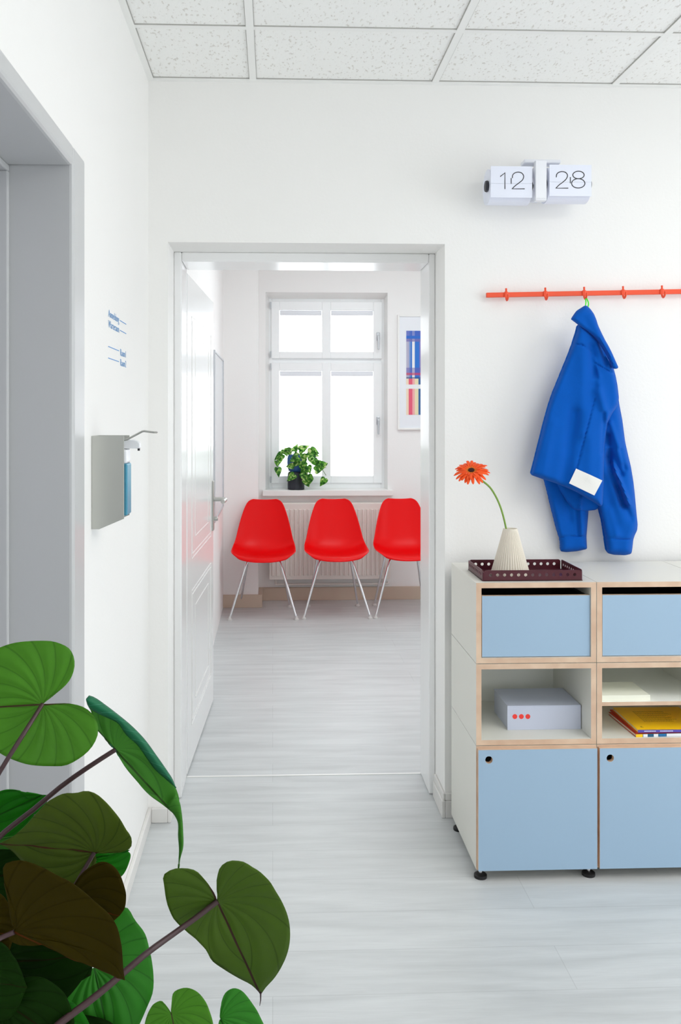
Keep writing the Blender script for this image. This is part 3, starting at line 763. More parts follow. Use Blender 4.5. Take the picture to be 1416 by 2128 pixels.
# ------------------------------------------------------------------ flip clock
ck0 = P(1125, 380, YW)
ck = thing('flip_clock', (ck0.x, YW, ck0.z), 'white wall flip clock with two rolls of cards showing 12 28', 'clock')
YC = 3.035
def drum(pxa, pxb, pyt, pyb, digits_px, hub):
    x0, x1 = Xa(pxa, YC), Xa(pxb, YC); zt, zb = P(pxa, pyt, YC).z, P(pxa, pyb, YC).z; zc = (zt + zb) / 2; r = (zt - zb) / 2
    par = thing('card_roll', (x0, YC, zc)); par.location = Vector(((x0 + x1) / 2, YC + r, zc)) - wloc(ck); par.parent = ck
    # roll body: rounded section, flatter at the front
    pts = []
    for k in range(40):
        a = 2 * PI * k / 40; c, s = math.cos(a), math.sin(a)
        q = (abs(c) ** 2.7 + abs(s) ** 2.7) ** (-1 / 2.7) if c < 0 else (abs(c) ** 2.1 + abs(s) ** 2.1) ** (-1 / 2.1)
        pts.append((x0, YC + r * .92 + c * q * r * .92, zc + s * q * r))
    MB().prism(pts, (x1 - x0, 0, 0)).build('card_stack', M['clockflap'], par, smooth=True)
    MB().box(x0, x1, YC - .0035, YC - .0015, zc + .0003, zt - .001).build('flap_card', M['clockflap'], par); MB().box(x0, x1, YC - .0035, YC - .0015, zb + .012, zc - .0003).build('flap_card', M['clockflap'], par)
    dg = MB(); yd = YC - .0042
    for poly in digits_px:
        pp = [P(a, b, yd) for a, b in poly]
        # flat stroke of even width
        w = .0014; n = len(pp); vs = []
        closed = (Vector(poly[0]) - Vector(poly[-1])).length < .6
        for i, q in enumerate(pp):
            a = pp[i - 1] if i else (pp[-2] if closed else pp[0]); b = pp[i + 1] if i < n - 1 else (pp[1] if closed else pp[-1])
            t1 = (q - a).normalized() if (q - a).length > 1e-7 else (b - q).normalized()
            t2 = (b - q).normalized() if (b - q).length > 1e-7 else t1
            n1 = Vector((-t1.z, 0, t1.x)); n2 = Vector((-t2.z, 0, t2.x)); nn = (n1 + n2)
            nn = nn.normalized() if nn.length > .3 else n1
            k = min(1.7, 1 / max(.4, nn.dot(n1)))
            vs += [q + nn * w * k, q - nn * w * k, q + nn * w * k + Vector((0, .0009, 0)), q - nn * w * k + Vector((0, .0009, 0))]
        fs = []
        for i in range(n - 1):
            A = 4 * i; B = A + 4
            fs += [(A, A + 1, B + 1, B), (A + 2, B + 2, B + 3, A + 3), (A, B, B + 2, A + 2), (A + 1, A + 3, B + 3, B + 1)]
        dg.add(vs, fs)
    dg.build('digits', M['ink'], par, recalc=False)
    for (xc, s) in ((x0, -1), (x1, 1)):
        MB().lathe([(r * .30, 0), (r * .34, s * .004), (r * .30, s * .010), (r * .16, s * .012)], (xc, YC + r * .62, zc), 20, axis='x').build('hub', M['clockdark'], par, smooth=True)
    return x0, x1, zc, r
def arc(cx_, cy_, rx_, ry_, n=32): return [(cx_ + rx_ * math.sin(2 * PI * i / n), cy_ - ry_ * math.cos(2 * PI * i / n)) for i in range(n + 1)]
def sm(pts, n=28): return [(v.x, v.y) for v in catmull([Vector((a, b, 0)) for a, b in pts], n)]
two1 = sm([(1065.5, 370), (1066.5, 363), (1072, 358.6), (1078, 357.6), (1085, 359.6), (1089, 366), (1087, 373), (1080, 379.5), (1072, 385.5), (1065, 392.3)]) + [(1091, 392.3)]
two2 = sm([(1156.8, 368.5), (1158, 361.5), (1163, 357.6), (1169, 356.6), (1176, 358.2), (1180.3, 364.5), (1178, 371), (1171, 378), (1163, 384), (1156, 391)]) + [(1181.7, 391)]
d1 = drum(1020, 1106, 345, 418, [[(1040, 367), (1050, 359.2), (1050, 393)], two1, [(1063, 370), (1063, 382)]], 1)
d2 = drum(1142, 1229, 342, 415, [two2, arc(1203, 363.6, 11.8, 7.8), arc(1202.5, 381, 13.8, 9.7), [(1186, 368), (1186, 381)]], 1)
xa, xb = Xa(1113.5, YC - .01), Xa(1136.5, YC - .01); zt, zb = P(1120, 333, YC - .01).z, P(1120, 417, YC - .01).z
pst = MB().box(xa, xb, YC - .012, YC + .012, zb, zt)
pst.box(xa + .006, xb - .006, YC + .012, YW, zt - .045, zt - .012)
pst.build('post', M['clockw'], ck, bevel=.002)
xt0, xt1 = Xa(1086, YC + .06), Xa(1162, YC + .06); ztb = P(1120, 336, YC + .06).z
MB().box(xt0, xt1, YC + .035, YC + .085, ztb - .012, ztb + .002).build('top_bar', M['clockw'], ck, bevel=.004)
MB().box(xa - .015, xb + .015, YW - .012, YW, zb + .03, zt - .02).build('wall_plate', M['clockw'], ck, bevel=.002)
MB().tube([(d1[1] - .01, YC + d1[3] * .75, d1[2]), (d2[0] + .01, YC + d2[3] * .75, d2[2])], .008, 12).build('axle', M['steel'], ck, smooth=True)
bz = P(1125, 413.5, YC - .012).z
ltext('KARLSSON', Xa(1116, YC - .013), bz, .0052, Xa(1134, YC - .013) - Xa(1116, YC - .013), 'small_print', ck, M['silver'], face='y', xx=YC - .0126, ext=.0002)

# ------------------------------------------------------------------ coat rail
YR_ = 3.165
a0 = P(1011, 613.5, YR_); a1 = P(1416, 606, YR_); dirr = (a1 - a0); slope = dirr.z / dirr.x
xe = a1.x + .33
rl = thing('coat_rail', (a0.x, YW, a0.z), 'orange-red metal coat rail with small hooks on the white wall', 'coat rack')
h = .0085
def rz_(x): return a0.z + slope * (x - a0.x)
MB().prism([(a0.x, YR_ - .006, rz_(a0.x) - h), (xe, YR_ - .006, rz_(xe) - h), (xe, YR_ - .006, rz_(xe) + h), (a0.x, YR_ - .006, rz_(a0.x) + h)], (0, .012, 0)).build('rail', M['orange'], rl, bevel=.0015)
hook_x = [Xa(v, YR_ - .015) for v in (1053.5, 1135, 1216, 1297, 1378)]
sp_ = (hook_x[-1] - hook_x[0]) / 4; hook_x += [hook_x[-1] + sp_, hook_x[-1] + 2 * sp_]
for x in hook_x:
    if x > xe - .02: continue
    z = rz_(x)
    hk = MB()
    hk.tube(catmull([(x, YR_ - .008, z + .022), (x, YR_ - .009, z + .008), (x, YR_ - .009, z - .012), (x, YR_ - .018, z - .022), (x, YR_ - .031, z - .016), (x, YR_ - .036, z - .002)], 18), .0036, 8)
    hk.box(x - .006, x + .006, YR_ - .011, YR_ - .006, z - .01, z + .01)
    hk.build('hook', M['orange'], rl, smooth=True)
for x in (a0.x + .06, xe - .06): MB().tube([(x, YR_, rz_(x)), (x, YW, rz_(x))], .006, 10).build('standoff', M['orange'], rl)
JX = hook_x[2]

# ------------------------------------------------------------------ jacket
def sd_poly(p_, poly):
    d = 1e9
    for i in range(len(poly)):
        a = poly[i]; b = poly[(i + 1) % len(poly)]; ab = b - a; t = max(0, min(1, (p_ - a).dot(ab) / max(ab.dot(ab), 1e-12)))
        d = min(d, (p_ - (a + ab * t)).length)
    return d
def inside(p_, poly):
    c = False; j = len(poly) - 1
    for i in range(len(poly)):
        a, b = poly[i], poly[j]
        if (a.y > p_.y) != (b.y > p_.y) and p_.x < (b.x - a.x) * (p_.y - a.y) / (b.y - a.y) + a.x: c = not c
        j = i
    return c
def cloth(name, outline, Yref, depth, thick, folds, parent, m, step=3.0, edge=16, back=.012, slope_=(0, 0), nzs=.004):
    """closed cloth volume; outline in image units at plane Yref; depth fn gives the standoff of the rim"""
    pts = []
    n = len(outline)
    for i in range(n):
        a = Vector(outline[i]); b = Vector(outline[(i + 1) % n]); k = max(1, int((b - a).length / step))
        for j in range(k): pts.append(a.lerp(b, j / k))
    # light smoothing of rounded outline
    pts2 = [(pts[i - 1] + pts[i] * 2 + pts[(i + 1) % len(pts)]) / 4 for i in range(len(pts))]
    poly = pts2; nb = len(poly)
    xs_ = [q.x for q in poly]; ys_ = [q.y for q in poly]
    inner = []
    y = min(ys_) + step / 2; r = 0
    while y < max(ys_):
        x = min(xs_) + (step / 2 if r % 2 else 0)
        while x < max(xs_):
            q = Vector((x, y))
            if inside(q, poly) and sd_poly(q, poly) > step * .55: inner.append(q)
            x += step
        y += step * .87; r += 1
    allp = poly + inner
    res = delaunay_2d_cdt([q.copy() for q in allp], [], [list(range(nb))], 1, 1e-4)
    vv, tris = res[0], res[2]
    # orig boundary loop
    front = []
    for q in vv:
        d = sd_poly(q, poly); s_ = min(1, d / edge); puff = math.sqrt(max(0, 1 - (1 - s_) ** 2)) * thick
        for (a, b, w, amp) in folds:
            A, B = Vector(a), Vector(b); ab = B - A; t = (q - A).dot(ab) / ab.dot(ab)
            tt = max(0, min(1, t)); dd = (q - (A + ab * tt)).length
            puff += amp * math.exp(-(dd / w) ** 2) * min(1, d / 6)
        puff += nzs * noise.noise(Vector((q.x / 26, q.y / 60, len(name)))) * min(1, d / 8)
        Yq = Yref + depth(q.x, q.y) - puff
        front.append((q, Yq, d))
    mb = MB(); N_ = len(vv)
    F = [];
    for (q, Yq, d) in front: F.append(P(q.x, q.y, Yq))
    Bk = [];
    for (q, Yq, d) in front:
        yb = min(YW - .004, Yref + depth(q.x, q.y) + back * min(1, d / 8) + .0025)
        c = P(q.x, q.y, Yref + depth(q.x, q.y)); Bk.append(Vector((c.x, max(yb, Yq + .002), c.z)))
    # snap: keep the front over the same x,z
    F2 = F
    B2 = [Vector((f_.x, b_.y, f_.z)) for f_, b_ in zip(F2, Bk)]
    mb.add(F2 + B2, [list(t) for t in tris] + [[N_ + i for i in t][::-1] for t in tris])
    edges = {}
    for t in tris:
        for i in range(len(t)):
            e_ = (t[i], t[(i + 1) % len(t)]); edges[e_] = 1
    for (a, b) in list(edges):
        if (b, a) not in edges: mb.add([], []); mb.f.append([b, a, a + N_, b + N_]); mb.m.append(0)
    o_ = mb.build(name, m, parent)
    o_.data.polygons.foreach_set('use_smooth', [True] * len(o_.data.polygons))
    try: o_.data.set_sharp_from_angle(angle=math.radians(65))
    except Exception: pass
    return o_
jk = thing('jacket', (JX, 3.12, P(1218, 640, 3.1).z), 'cobalt blue cotton jacket with a white patch hanging from the orange rail', 'jacket')
def cr2(pts, n, closed=True):
    v = [Vector((a, b, 0)) for a, b in pts]
    if closed: v = v + [v[0]]
    return [(q.x, q.y) for q in catmull(v, n)][:-1]
# far (left) sleeve, behind
cloth('sleeve', [(1128, 960), (1131, 998), (1139, 1028), (1146, 1056), (1152, 1080), (1157, 1100), (1163, 1118), (1165, 1130), (1165.5, 1146), (1178, 1147.5), (1200, 1145.5), (1221, 1141), (1220, 1128), (1219.5, 1114), (1221, 1096), (1222.5, 1078), (1224, 1058), (1232, 1020), (1225, 960), (1170, 940)],
      3.14, lambda x, y: .02, .028, [((1208, 1060), (1211, 1112), 4, .010), ((1200, 1050), (1202, 1110), 3, -.006), ((1216, 1060), (1216, 1110), 3, .006), ((1150, 1040), (1166, 1110), 6, .006), ((1175, 1020), (1185, 1080), 9, -.008), ((1164, 1116.5), (1220, 1113.5), 1.6, -.006)], jk, M['blue_cloth'])
# right sleeve, coming from the right shoulder
cloth('sleeve', [(1262, 800), (1283, 806), (1288, 841), (1294, 872), (1300, 918), (1306, 945), (1312, 970), (1317, 1000), (1320, 1026), (1323, 1060), (1326, 1090), (1325, 1102), (1320, 1112), (1317, 1121), (1315, 1140), (1313, 1151), (1300, 1154), (1276, 1153), (1263, 1149.5), (1260, 1130), (1258, 1115), (1252, 1080), (1246, 1058), (1240, 1030), (1242, 980), (1246, 900), (1250, 850)],
      3.10, lambda x, y: .03 + .00004 * max(0, y - 1000), .045, [((1268, 940), (1290, 985), 7, -.018), ((1278, 980), (1303, 1040), 7, .012), ((1262, 930), (1283, 985), 6, .012), ((1285, 1010), (1314, 1075), 8, -.016), ((1298, 1030), (1320, 1080), 6, .010), ((1258, 1000), (1276, 1090), 14, -.014), ((1262, 905), (1268, 960), 6, -.02), ((1263, 950), (1296, 1050), 7, -.020), ((1276, 965), (1310, 1050), 4, .012), ((1270, 880), (1296, 960), 6, .012),
                 ((1290, 935), (1300, 975), 4, -.012), ((1268, 1060), (1282, 1110), 7, .008), ((1259, 1119), (1318, 1121), 1.6, -.006)], jk, M['blue_cloth'])
# inner layer of the body seen below the hem
cloth('lining', [(1150, 985), (1165, 1020), (1180, 1044), (1192, 1058), (1206, 1062), (1222, 1061.5), (1238, 1060), (1250, 1053), (1250, 1020), (1210, 985)],
      3.10, lambda x, y: .03, .012, [((1208, 1035), (1206, 1062), 3, .012)], jk, M['blue_cloth'])
# body
cloth('body', [(1203, 671), (1199, 690), (1191, 714), (1184, 733), (1177, 750), (1168, 772), (1160, 792), (1150, 816), (1142, 840), (1136, 862), (1130, 884), (1125, 905), (1118, 932), (1111, 960), (1104, 987), (1118, 992), (1131, 996.5), (1155, 1004), (1180, 1014), (1200, 1023), (1225, 1038), (1240, 1047), (1249, 1054), (1253, 1050), (1254, 1030), (1255.5, 1001), (1256, 960), (1257, 924), (1260, 900), (1264, 878), (1272, 862), (1286, 840), (1287, 826), (1284, 800), (1280, 780), (1275, 762), (1262, 735), (1245, 705), (1225, 685)],
      3.06, lambda x, y: .030 + .00005 * max(0, 1210 - x) - .00006 * max(0, y - 800), .040,
      [((1212, 700), (1214, 900), 13, .010), ((1232, 720), (1240, 800), 8, -.014), ((1240, 790), (1262, 870), 9, .016), ((1256, 860), (1254, 940), 5, -.014), ((1195, 860), (1172, 1000), 12, -.012), ((1232, 860), (1226, 990), 14, .006), ((1150, 880), (1130, 980), 9, .006),
       ((1236, 830), (1218, 900), 1.6, -.006), ((1218, 900), (1196, 985), 1.6, -.006), ((1190, 713), (1210, 717), 1.6, -.006), ((1210, 717), (1230, 728), 1.6, -.006), ((1238, 755), (1274, 776), 1.6, -.007), ((1236, 745), (1246, 782), 4, .008), ((1246, 700), (1262, 756), 6, -.016)], jk, M['blue_cloth'], edge=11)
# collar
cloth('collar', [(1188, 662.5), (1193, 654), (1199, 645.5), (1208, 640), (1218, 633.5), (1227, 641), (1235, 652), (1240, 664), (1244, 677), (1251, 692), (1258, 706), (1266, 720), (1273, 734), (1280, 750), (1286.5, 764.5), (1281, 767), (1275, 766), (1270, 752), (1264, 738), (1256, 724), (1247, 710), (1236, 699), (1222, 688), (1208, 678), (1198, 670)],
      3.02, lambda x, y: .025 + .0003 * max(0, 700 - y), .014, [((1225, 655), (1262, 735), 9, .006), ((1195, 660), (1215, 650), 6, .004)], jk, M['blue_cloth'], edge=7, back=.03)
# patch
pc = [(1199.5, 974), (1252.5, 998.5), (1237, 1030), (1184, 1004.5)]
Yp = 3.027
pq = [P(a, b, Yp + .006 * math.sin((b - 974) / 56 * PI)) for a, b in pc]
mbp = MB(); NN = 8
vs = []
for i in range(NN + 1):
    for j in range(NN + 1):
        u, v = i / NN, j / NN
        q = pq[0].lerp(pq[1], u).lerp(pq[3].lerp(pq[2], u), v); vs.append(q)
PATCH = (vs, NN)

# green hanger loop
lz0 = rz_(JX) - .016
lp = MB()
top = P(1218, 640, 3.11)
lp.tube(catmull([top + Vector((-.005, .0, -.004)), (JX - .003, 3.13, (top.z + lz0) / 2), (JX, YR_ - .024, lz0 - .001), (JX + .005, 3.128, (top.z + lz0) / 2), top + Vector((.006, 0, -.004))], 20), .0022, 8)
lp.build('hanging_loop', M['neon'], jk, smooth=True)
tag(jk.children[-1], 'neon green hanging loop')
# drop patch onto body surface
bpy.context.view_layer.update()
body = [c for c in jk.children if c.name.startswith('body')][0]
vs2 = []
for q in vs:
    o_ = q - wloc(body); o_.y = -1
    hit, lc, nm, _i = body.ray_cast(o_, Vector((0, 1, 0)))
    vs2.append(Vector((q.x, (lc.y + wloc(body).y - .0035) if hit else q.y, q.z)))
# smooth offsets so the patch is stiff
ymin = [v.y for v in vs2]
for _ in range(6):
    ymin = [min(ymin[i * (NN + 1) + j], sum(ymin[max(0, min(NN, i + a)) * (NN + 1) + max(0, min(NN, j + b))] for a in (-1, 0, 1) for b in (-1, 0, 1)) / 9) for i in range(NN + 1) for j in range(NN + 1)]
vs2 = [Vector((v.x, y_, v.z)) for v, y_ in zip(vs2, ymin)]
fs2 = [(i * (NN + 1) + j, i * (NN + 1) + j + 1, (i + 1) * (NN + 1) + j + 1, (i + 1) * (NN + 1) + j) for i in range(NN) for j in range(NN)]
MB().add(vs2, fs2).build('patch', M['patch'], jk)
pt = jk.children[-1]; sd = pt.modifiers.new('t', 'SOLIDIFY'); sd.thickness = .0012; tag(pt, 'white rectangular patch')

# ------------------------------------------------------------------ cabinet modules
YFc = 2.755; YBc = 3.14
def X_(px): return Xa(px, YFc)
def Z_(py, px=1100): return P(px, py, YFc).z
cx0, cx1 = X_(989.5), X_(1240.5); cw = cx1 - cx0; cx2 = cx1 + cw
CT, C1, C2, CB = Z_(1210), Z_(1378.5), Z_(1548.5), Z_(1806)
T = .0165
def carcass(x0, x1, z0, z1, par, inner=None, shelf=None):
    g_ = .001
    x0 += g_; x1 -= g_; z0 += g_; z1 -= g_
    mb = MB()
    mb.box(x0, x0 + T, YFc, YBc, z0, z1).box(x1 - T, x1, YFc, YBc, z0, z1).box(x0 + T, x1 - T, YFc, YBc, z1 - T, z1).box(x0 + T, x1 - T, YFc, YBc, z0, z0 + T)
    o_ = mb.build('carcass', [M['panel'], M['ply']], par)
    for pl in o_.data.polygons:
        if pl.normal.y < -.9: pl.material_index = 1
    bp_ = MB().box(x0 + T, x1 - T, YBc - .008, YBc, z0 + T, z1 - T).build('back_panel', inner or M['panel_in'], par)
    if shelf:
        sh = MB().box(x0 + T, x1 - T, YFc + .002, YBc - .008, shelf[0], shelf[1]).build('shelf', [M['panel_in'], M['ply']], par)
        for pl in sh.data.polygons:
            if pl.normal.y < -.9: pl.material_index = 1
    return x0, x1, z0, z1
def ply_front(mb, name, par, front=M['bluefront'], bevel=0):
    o_ = mb.build(name, [M['ply'], front], par)
    for pl in o_.data.polygons:
        pl.material_index = 1 if pl.normal.y < -.9 else 0
    return o_
cols = [(cx0, cx1, 'left'), (cx1, cx2, 'middle'), (cx2, cx2 + cw, 'right')]
for ci, (x0, x1, side) in enumerate(cols):
    # drawer module
    lab = ('white plywood drawer module with pale blue front, directly below the burgundy tray' if ci == 0 else 'white plywood drawer module with pale blue front, above the yellow books, its top bare' if ci == 1 else 'white top drawer module at the far right end, only its bare top in view')
    t = thing('cabinet_module', ((x0 + x1) / 2, YFc, C1), lab, 'cabinet')
    a = carcass(x0, x1, C1, CT, t, M['dark_in'])
    dz = P(1100, 1238, YFc + .006).z
    dx0, dx1 = a[0] + T + .0035, a[1] - T - .0015; y0 = YFc + .006; zb = a[2] + T + .002
    dw_ = thing('drawer', (0, 0, 0)); dw_.location = Vector(((dx0 + dx1) / 2, y0, zb)) - wloc(t); dw_.parent = t
    ply_front(MB().box(dx0, dx1, y0, y0 + .016, zb, dz), 'drawer_front', dw_)
    MB().box(dx0 + .001, dx0 + .013, y0 + .016, YBc - .02, zb, dz - .004).box(dx1 - .013, dx1 - .001, y0 + .016, YBc - .02, zb, dz - .004).box(dx0 + .013, dx1 - .013, YBc - .032, YBc - .02, zb, dz - .004).box(dx0 + .013, dx1 - .013, y0 + .016, YBc - .032, zb, zb + .008).build('drawer_box', M['dark_in'], dw_)
    # open module
    if ci == 0:
        t2 = thing('cabinet_module', ((x0 + x1) / 2, YFc, C2), 'open white plywood module holding the grey-blue box with three red dots', 'cabinet'); s_ = None
    else:
        t2 = thing('cabinet_module', ((x0 + x1) / 2, YFc, C2), 'open white plywood module split by a shelf, with yellow books inside', 'cabinet')
        if ci == 2: t2['label'] = 'open white plywood module beyond the right picture edge, beside the yellow books'
        s_ = (P(1300, 1467, YFc).z, P(1300, 1459, YFc).z)
    b_ = carcass(x0, x1, C2, C1, t2, None, s_)
    if ci == 0: SH0 = b_[2] + T
    # door module
    t3 = thing('cabinet_module', ((x0 + x1) / 2, YFc, CB), ('white plywood cupboard with pale blue door, bottom left beside the doorway' if ci == 0 else 'white plywood cupboard with pale blue door, at bottom right below the yellow books'), 'cabinet')
    if ci == 2: t3['label'] = 'white plywood cupboard with pale blue door beyond the right picture edge'
    c_ = carcass(x0, x1, CB, C2, t3, M['panel_in'])
    hx_ = Xa(1016.5, YFc - .016) + ci * cw; hz_ = P(1016, 1579, YFc - .016).z; R_ = .0115
    # door with a round finger hole
    dx0, dx1, dz0, dz1 = c_[0] + .003, c_[1] - .003, c_[2] + .004, c_[3] - .006; ys0, ys1 = YFc - .017, YFc - .001
    K = 32; mb = MB(); vs = []
    for yy in (ys0, ys1):
        for k_ in range(K):
            an = 2 * PI * k_ / K; vs.append((hx_ + R_ * math.cos(an), yy, hz_ + R_ * math.sin(an)))
        for k_ in range(K):
            an = 2 * PI * k_ / K; c, s = math.cos(an), math.sin(an)
            tx = ((dx1 - hx_) / c if c > 1e-6 else (dx0 - hx_) / c if c < -1e-6 else 1e9); tz = ((dz1 - hz_) / s if s > 1e-6 else (dz0 - hz_) / s if s < -1e-6 else 1e9)
            t_ = min(tx, tz); vs.append((hx_ + c * t_, yy, hz_ + s * t_))
    fs = []
    for k_ in range(K):
        k2 = (k_ + 1) % K
        fs += [(k_, k2, K + k2, K + k_), (2 * K + k_, 3 * K + k_, 3 * K + k2, 2 * K + k2), (k_, 2 * K + k_, 2 * K + k2, k2)]
    # outer rectangle corners: add wedge faces
    mb.add(vs, fs)
    def ang_of(p_): return math.atan2(p_[1] - hz_, p_[0] - hx_) % (2 * PI)
    ring = [(K + k_, (vs[K + k_][0], vs[K + k_][2])) for k_ in range(K)]
    for cpt in ((dx0, dz0), (dx1, dz0), (dx1, dz1), (dx0, dz1)):
        an = ang_of(cpt); k_ = int(an / (2 * PI) * K) % K; k2 = (k_ + 1) % K
        b0_ = len(mb.v); mb.v += [Vector((cpt[0], ys0, cpt[1])), Vector((cpt[0], ys1, cpt[1]))]
        mb.f += [[K + k_, K + k2, b0_], [3 * K + k2, 3 * K + k_, b0_ + 1], [K + k_, b0_, b0_ + 1, 3 * K + k_], [b0_, K + k2, 3 * K + k2, b0_ + 1]]; mb.m += [0] * 4
    for k_ in range(K):
        k2 = (k_ + 1) % K; A = mb.v[K + k_]; B = mb.v[K + k2]
        if abs(A.x - B.x) < 1e-6 or abs(A.z - B.z) < 1e-6: mb.f.append([K + k_, K + k2, 3 * K + k2, 3 * K + k_]); mb.m.append(0)
    ply_front(mb, 'door', t3)
    # dark space behind the finger hole comes from the closed cupboard
    for fxp in ((x0 + .018, x1 - .020) if ci == 0 else (x1 - .02,)):
        for fy in (YFc + .016, YBc - .05):
            ft = MB().lathe([(.0200, 0), (.0205, .004), (.0200, .009), (.0165, .0115), (.008, .0125)], (fxp, fy, 0), 28).build('foot', M['black'], t3, smooth=True)
            MB().tube([(fxp, fy, .013), (fxp, fy, CB + .001)], .006, 12).lathe([(.010, CB - .004), (.010, CB + .0005)], (fxp, fy, 0), 6).build('adjuster', M['chrome'], ft, smooth=True)

# blue-grey box with three dots
bxf = 2.840
q0 = P(1055, 1516, bxf); bw0, bw1 = q0.x, Xa(1208, bxf); bh_ = P(1055, 1467, bxf).z
bx = thing('storage_box', ((bw0 + bw1) / 2, bxf, SH0), 'pale grey-blue flat box with three red dots in the open module', 'box')
MB().box(bw0 + .002, bw1 - .002, bxf + .002, bxf + .178, SH0, bh_ - .002).build('box_body', M['boxblue'], bx, bevel=.001)
MB().box(bw0, bw1, bxf, bxf + .18, bh_ - .0025, bh_).box(bw0, bw1, bxf, bxf + .0025, SH0, bh_ - .0025).build('flap_lid', M['boxblue'], bx, bevel=.0008)
for i, pxd in enumerate((1070.5, 1084, 1097.5)):
    c = P(pxd, 1489, bxf)
    MB().lathe([(.0078, 0), (.0078, -.0006)], (c.x, bxf, c.z), 28, axis='y').build('red_dot', M['reddot'], bx)

# paper block on the upper shelf
SHU = P(1300, 1459, YFc).z
pzt = P(1300, 1445, 2.766).z
MBp = MB()
px1 = Xa(1352, 2.766); pl0 = cx1 + T + .004
MBp.box(pl0, px1, 2.766, 2.906, SHU, pzt)
pp = MBp.build('paper_block', M['paper'], bevel=.0008); tag(pp, 'flat cream-white paper block on the small shelf above the books', 'paper')

# books
def book(name, x0, y0, z0, w, d, h_, cover, spine, label, rot=0, parts=None, grp='books stacked under the small shelf'):
    t = thing(name, (x0, y0, z0), label, 'book', grp, rz=rot)
    cv_ = MB().box(0, w, 0, d, 0, .0012).box(0, w, 0, d, h_ - .0012, h_)
    cv_.build('cover', cover, t, local=True)
    MB().box(.0, w, -.0010, .0012, .0, h_).build('spine', spine, t, local=True, bevel=.0004)
    MB().box(.002, w - .002, .0013, d - .003, .0012, h_ - .0012).build('pages', M['pages'], t, local=True)
    return t
bxL = Xa(1321, 2.766)
bk1 = book('book', bxL, 2.763, SH0, .27, .21, .0095, M['redcov'], M['teal'], 'bottom book of the stack, with a teal, yellow and white spine', .03)
MB().box(.0, .022, -.0016, -.0008, .0003, .0093).build('spine_label', M['yellow'], bk1, local=True)
for (a, b) in ((.024, .038), (.058, .072), (.10, .16)):
    MB().box(a, b, -.0016, -.0008, .0006, .0090).build('spine_label', M['bottle'], bk1, local=True)
for i in range(9):
    MB().box(.076 + i * .0024, .0772 + i * .0024, -.0017, -.0008, .001, .0085).build('spine_stripe', M['signblue'], bk1, local=True)
bk2 = book('book', bxL + .003, 2.771, SH0 + .0098, .262, .215, .0035, M['redcov'], M['redcov'], 'thin red-edged book in the middle of the stack', .0)
bk3 = book('book', bxL + .008, 2.765, SH0 + .0136, .27, .215, .0085, M['yellow'], M['purple'], 'yellow-covered book with purple spine on top of the stack', -.012)
def bars(x, w_, rows_, y0, dy_):
    mb = MB()
    r = random.Random(3)
    for i in range(rows_):
        xx = x; end = x + w_ * r.uniform(.75, 1)
        while xx < end:
            l = r.uniform(.003, .009); mb.box(xx, min(xx + l, end), y0 + i * dy_, y0 + i * dy_ + .0022, .00845, .0087); xx += l + .0014
    return mb
bars(.05, .12, 11, .075, .0095).build('print', M['brownink'], bk3, local=True)
MB().box(.018, .027, .022, .024, .00845, .0087).box(.018, .024, .027, .0285, .00845, .0087).box(.02, .026, .031, .0325, .00845, .0087).build('print', M['brownink'], bk3, local=True)
mb = MB()
for k_ in range(22):
    if k_ in (9, 10, 11): continue
    mb.box(.02 + k_ * .0042, .0228 + k_ * .0042, -.0013, -.0008, .0030, .0058)
mb.build('spine_print', M['bottle'], bk3, local=True)

# ------------------------------------------------------------------ tray, vase, flower
ZT = CT - .0006
ty0, ty1 = 2.78, 2.988; tx0, tx1 = Xa(1003.5, ty0), Xa(1211.5, ty0)
tr_ = thing('tray', ((tx0 + tx1) / 2, (ty0 + ty1) / 2, ZT), 'burgundy metal tray with perforated rim on top of the cabinet', 'tray')
MB().box(tx0, tx1, ty0, ty1, ZT, ZT + .002).build('tray_base', M['burgundy'], tr_)
TH = .034
def rim(p0, p1, nrm, slots):
    """upright perforated strip: rows of small round holes"""
    p0 = Vector(p0); p1 = Vector(p1); L_ = (p1 - p0).length; d = (p1 - p0) / L_; nrm = Vector(nrm) * .002
    mb = MB(); n = slots; cell = (L_ - .02) / n; K = 12; R = .0052; zc = .019; z0 = .0; z1 = TH
    def addq(pts2):
        k = len(pts2); b = [p0 + d * a + Vector((0, 0, z)) for a, z in pts2]
        mb.add(b + [q + nrm for q in b], [list(range(k)), list(range(k, 2 * k))[::-1]] + [(i, (i + 1) % k, k + (i + 1) % k, k + i) for i in range(k)])
    addq([(0, z0), (.01, z0), (.01, z1), (.006, z1), (.002, z1 - .002), (0, z1 - .006)])
    addq([(L_ - .01, z0), (L_, z0), (L_, z1 - .006), (L_ - .002, z1 - .002), (L_ - .006, z1), (L_ - .01, z1)])
    for i in range(n):
        c = .01 + cell * (i + .5); a0_, a1_ = c - cell / 2, c + cell / 2
        hole = [(c + R * math.cos(2 * PI * k / K), zc + R * math.sin(2 * PI * k / K)) for k in range(K)]
        # four corner patches around the hole
        corners = [(a1_, z1), (a0_, z1), (a0_, z0), (a1_, z0)]
        mids = [(a1_, zc), (c, z1), (a0_, zc), (c, z0)]
        for q in range(4):
            seq = [hole[(q * 3 + j) % K] for j in range(4)]
            poly = [mids[q], corners[q], mids[(q + 1) % 4]] + seq[::-1]
            addq(poly)
    return mb
ZR = ZT + .0
rim((tx0 + .004, ty0, ZR), (tx1 - .004, ty0, ZR), (0, 1, 0), 13).build('rim', M['burgundy'], tr_)
rim((tx0 + .004, ty1, ZR), (tx1 - .004, ty1, ZR), (0, -1, 0), 13).build('rim', M['burgundy'], tr_)
rim((tx0, ty0 + .004, ZR), (tx0, ty1 - .004, ZR), (1, 0, 0), 9).build('rim', M['burgundy'], tr_)
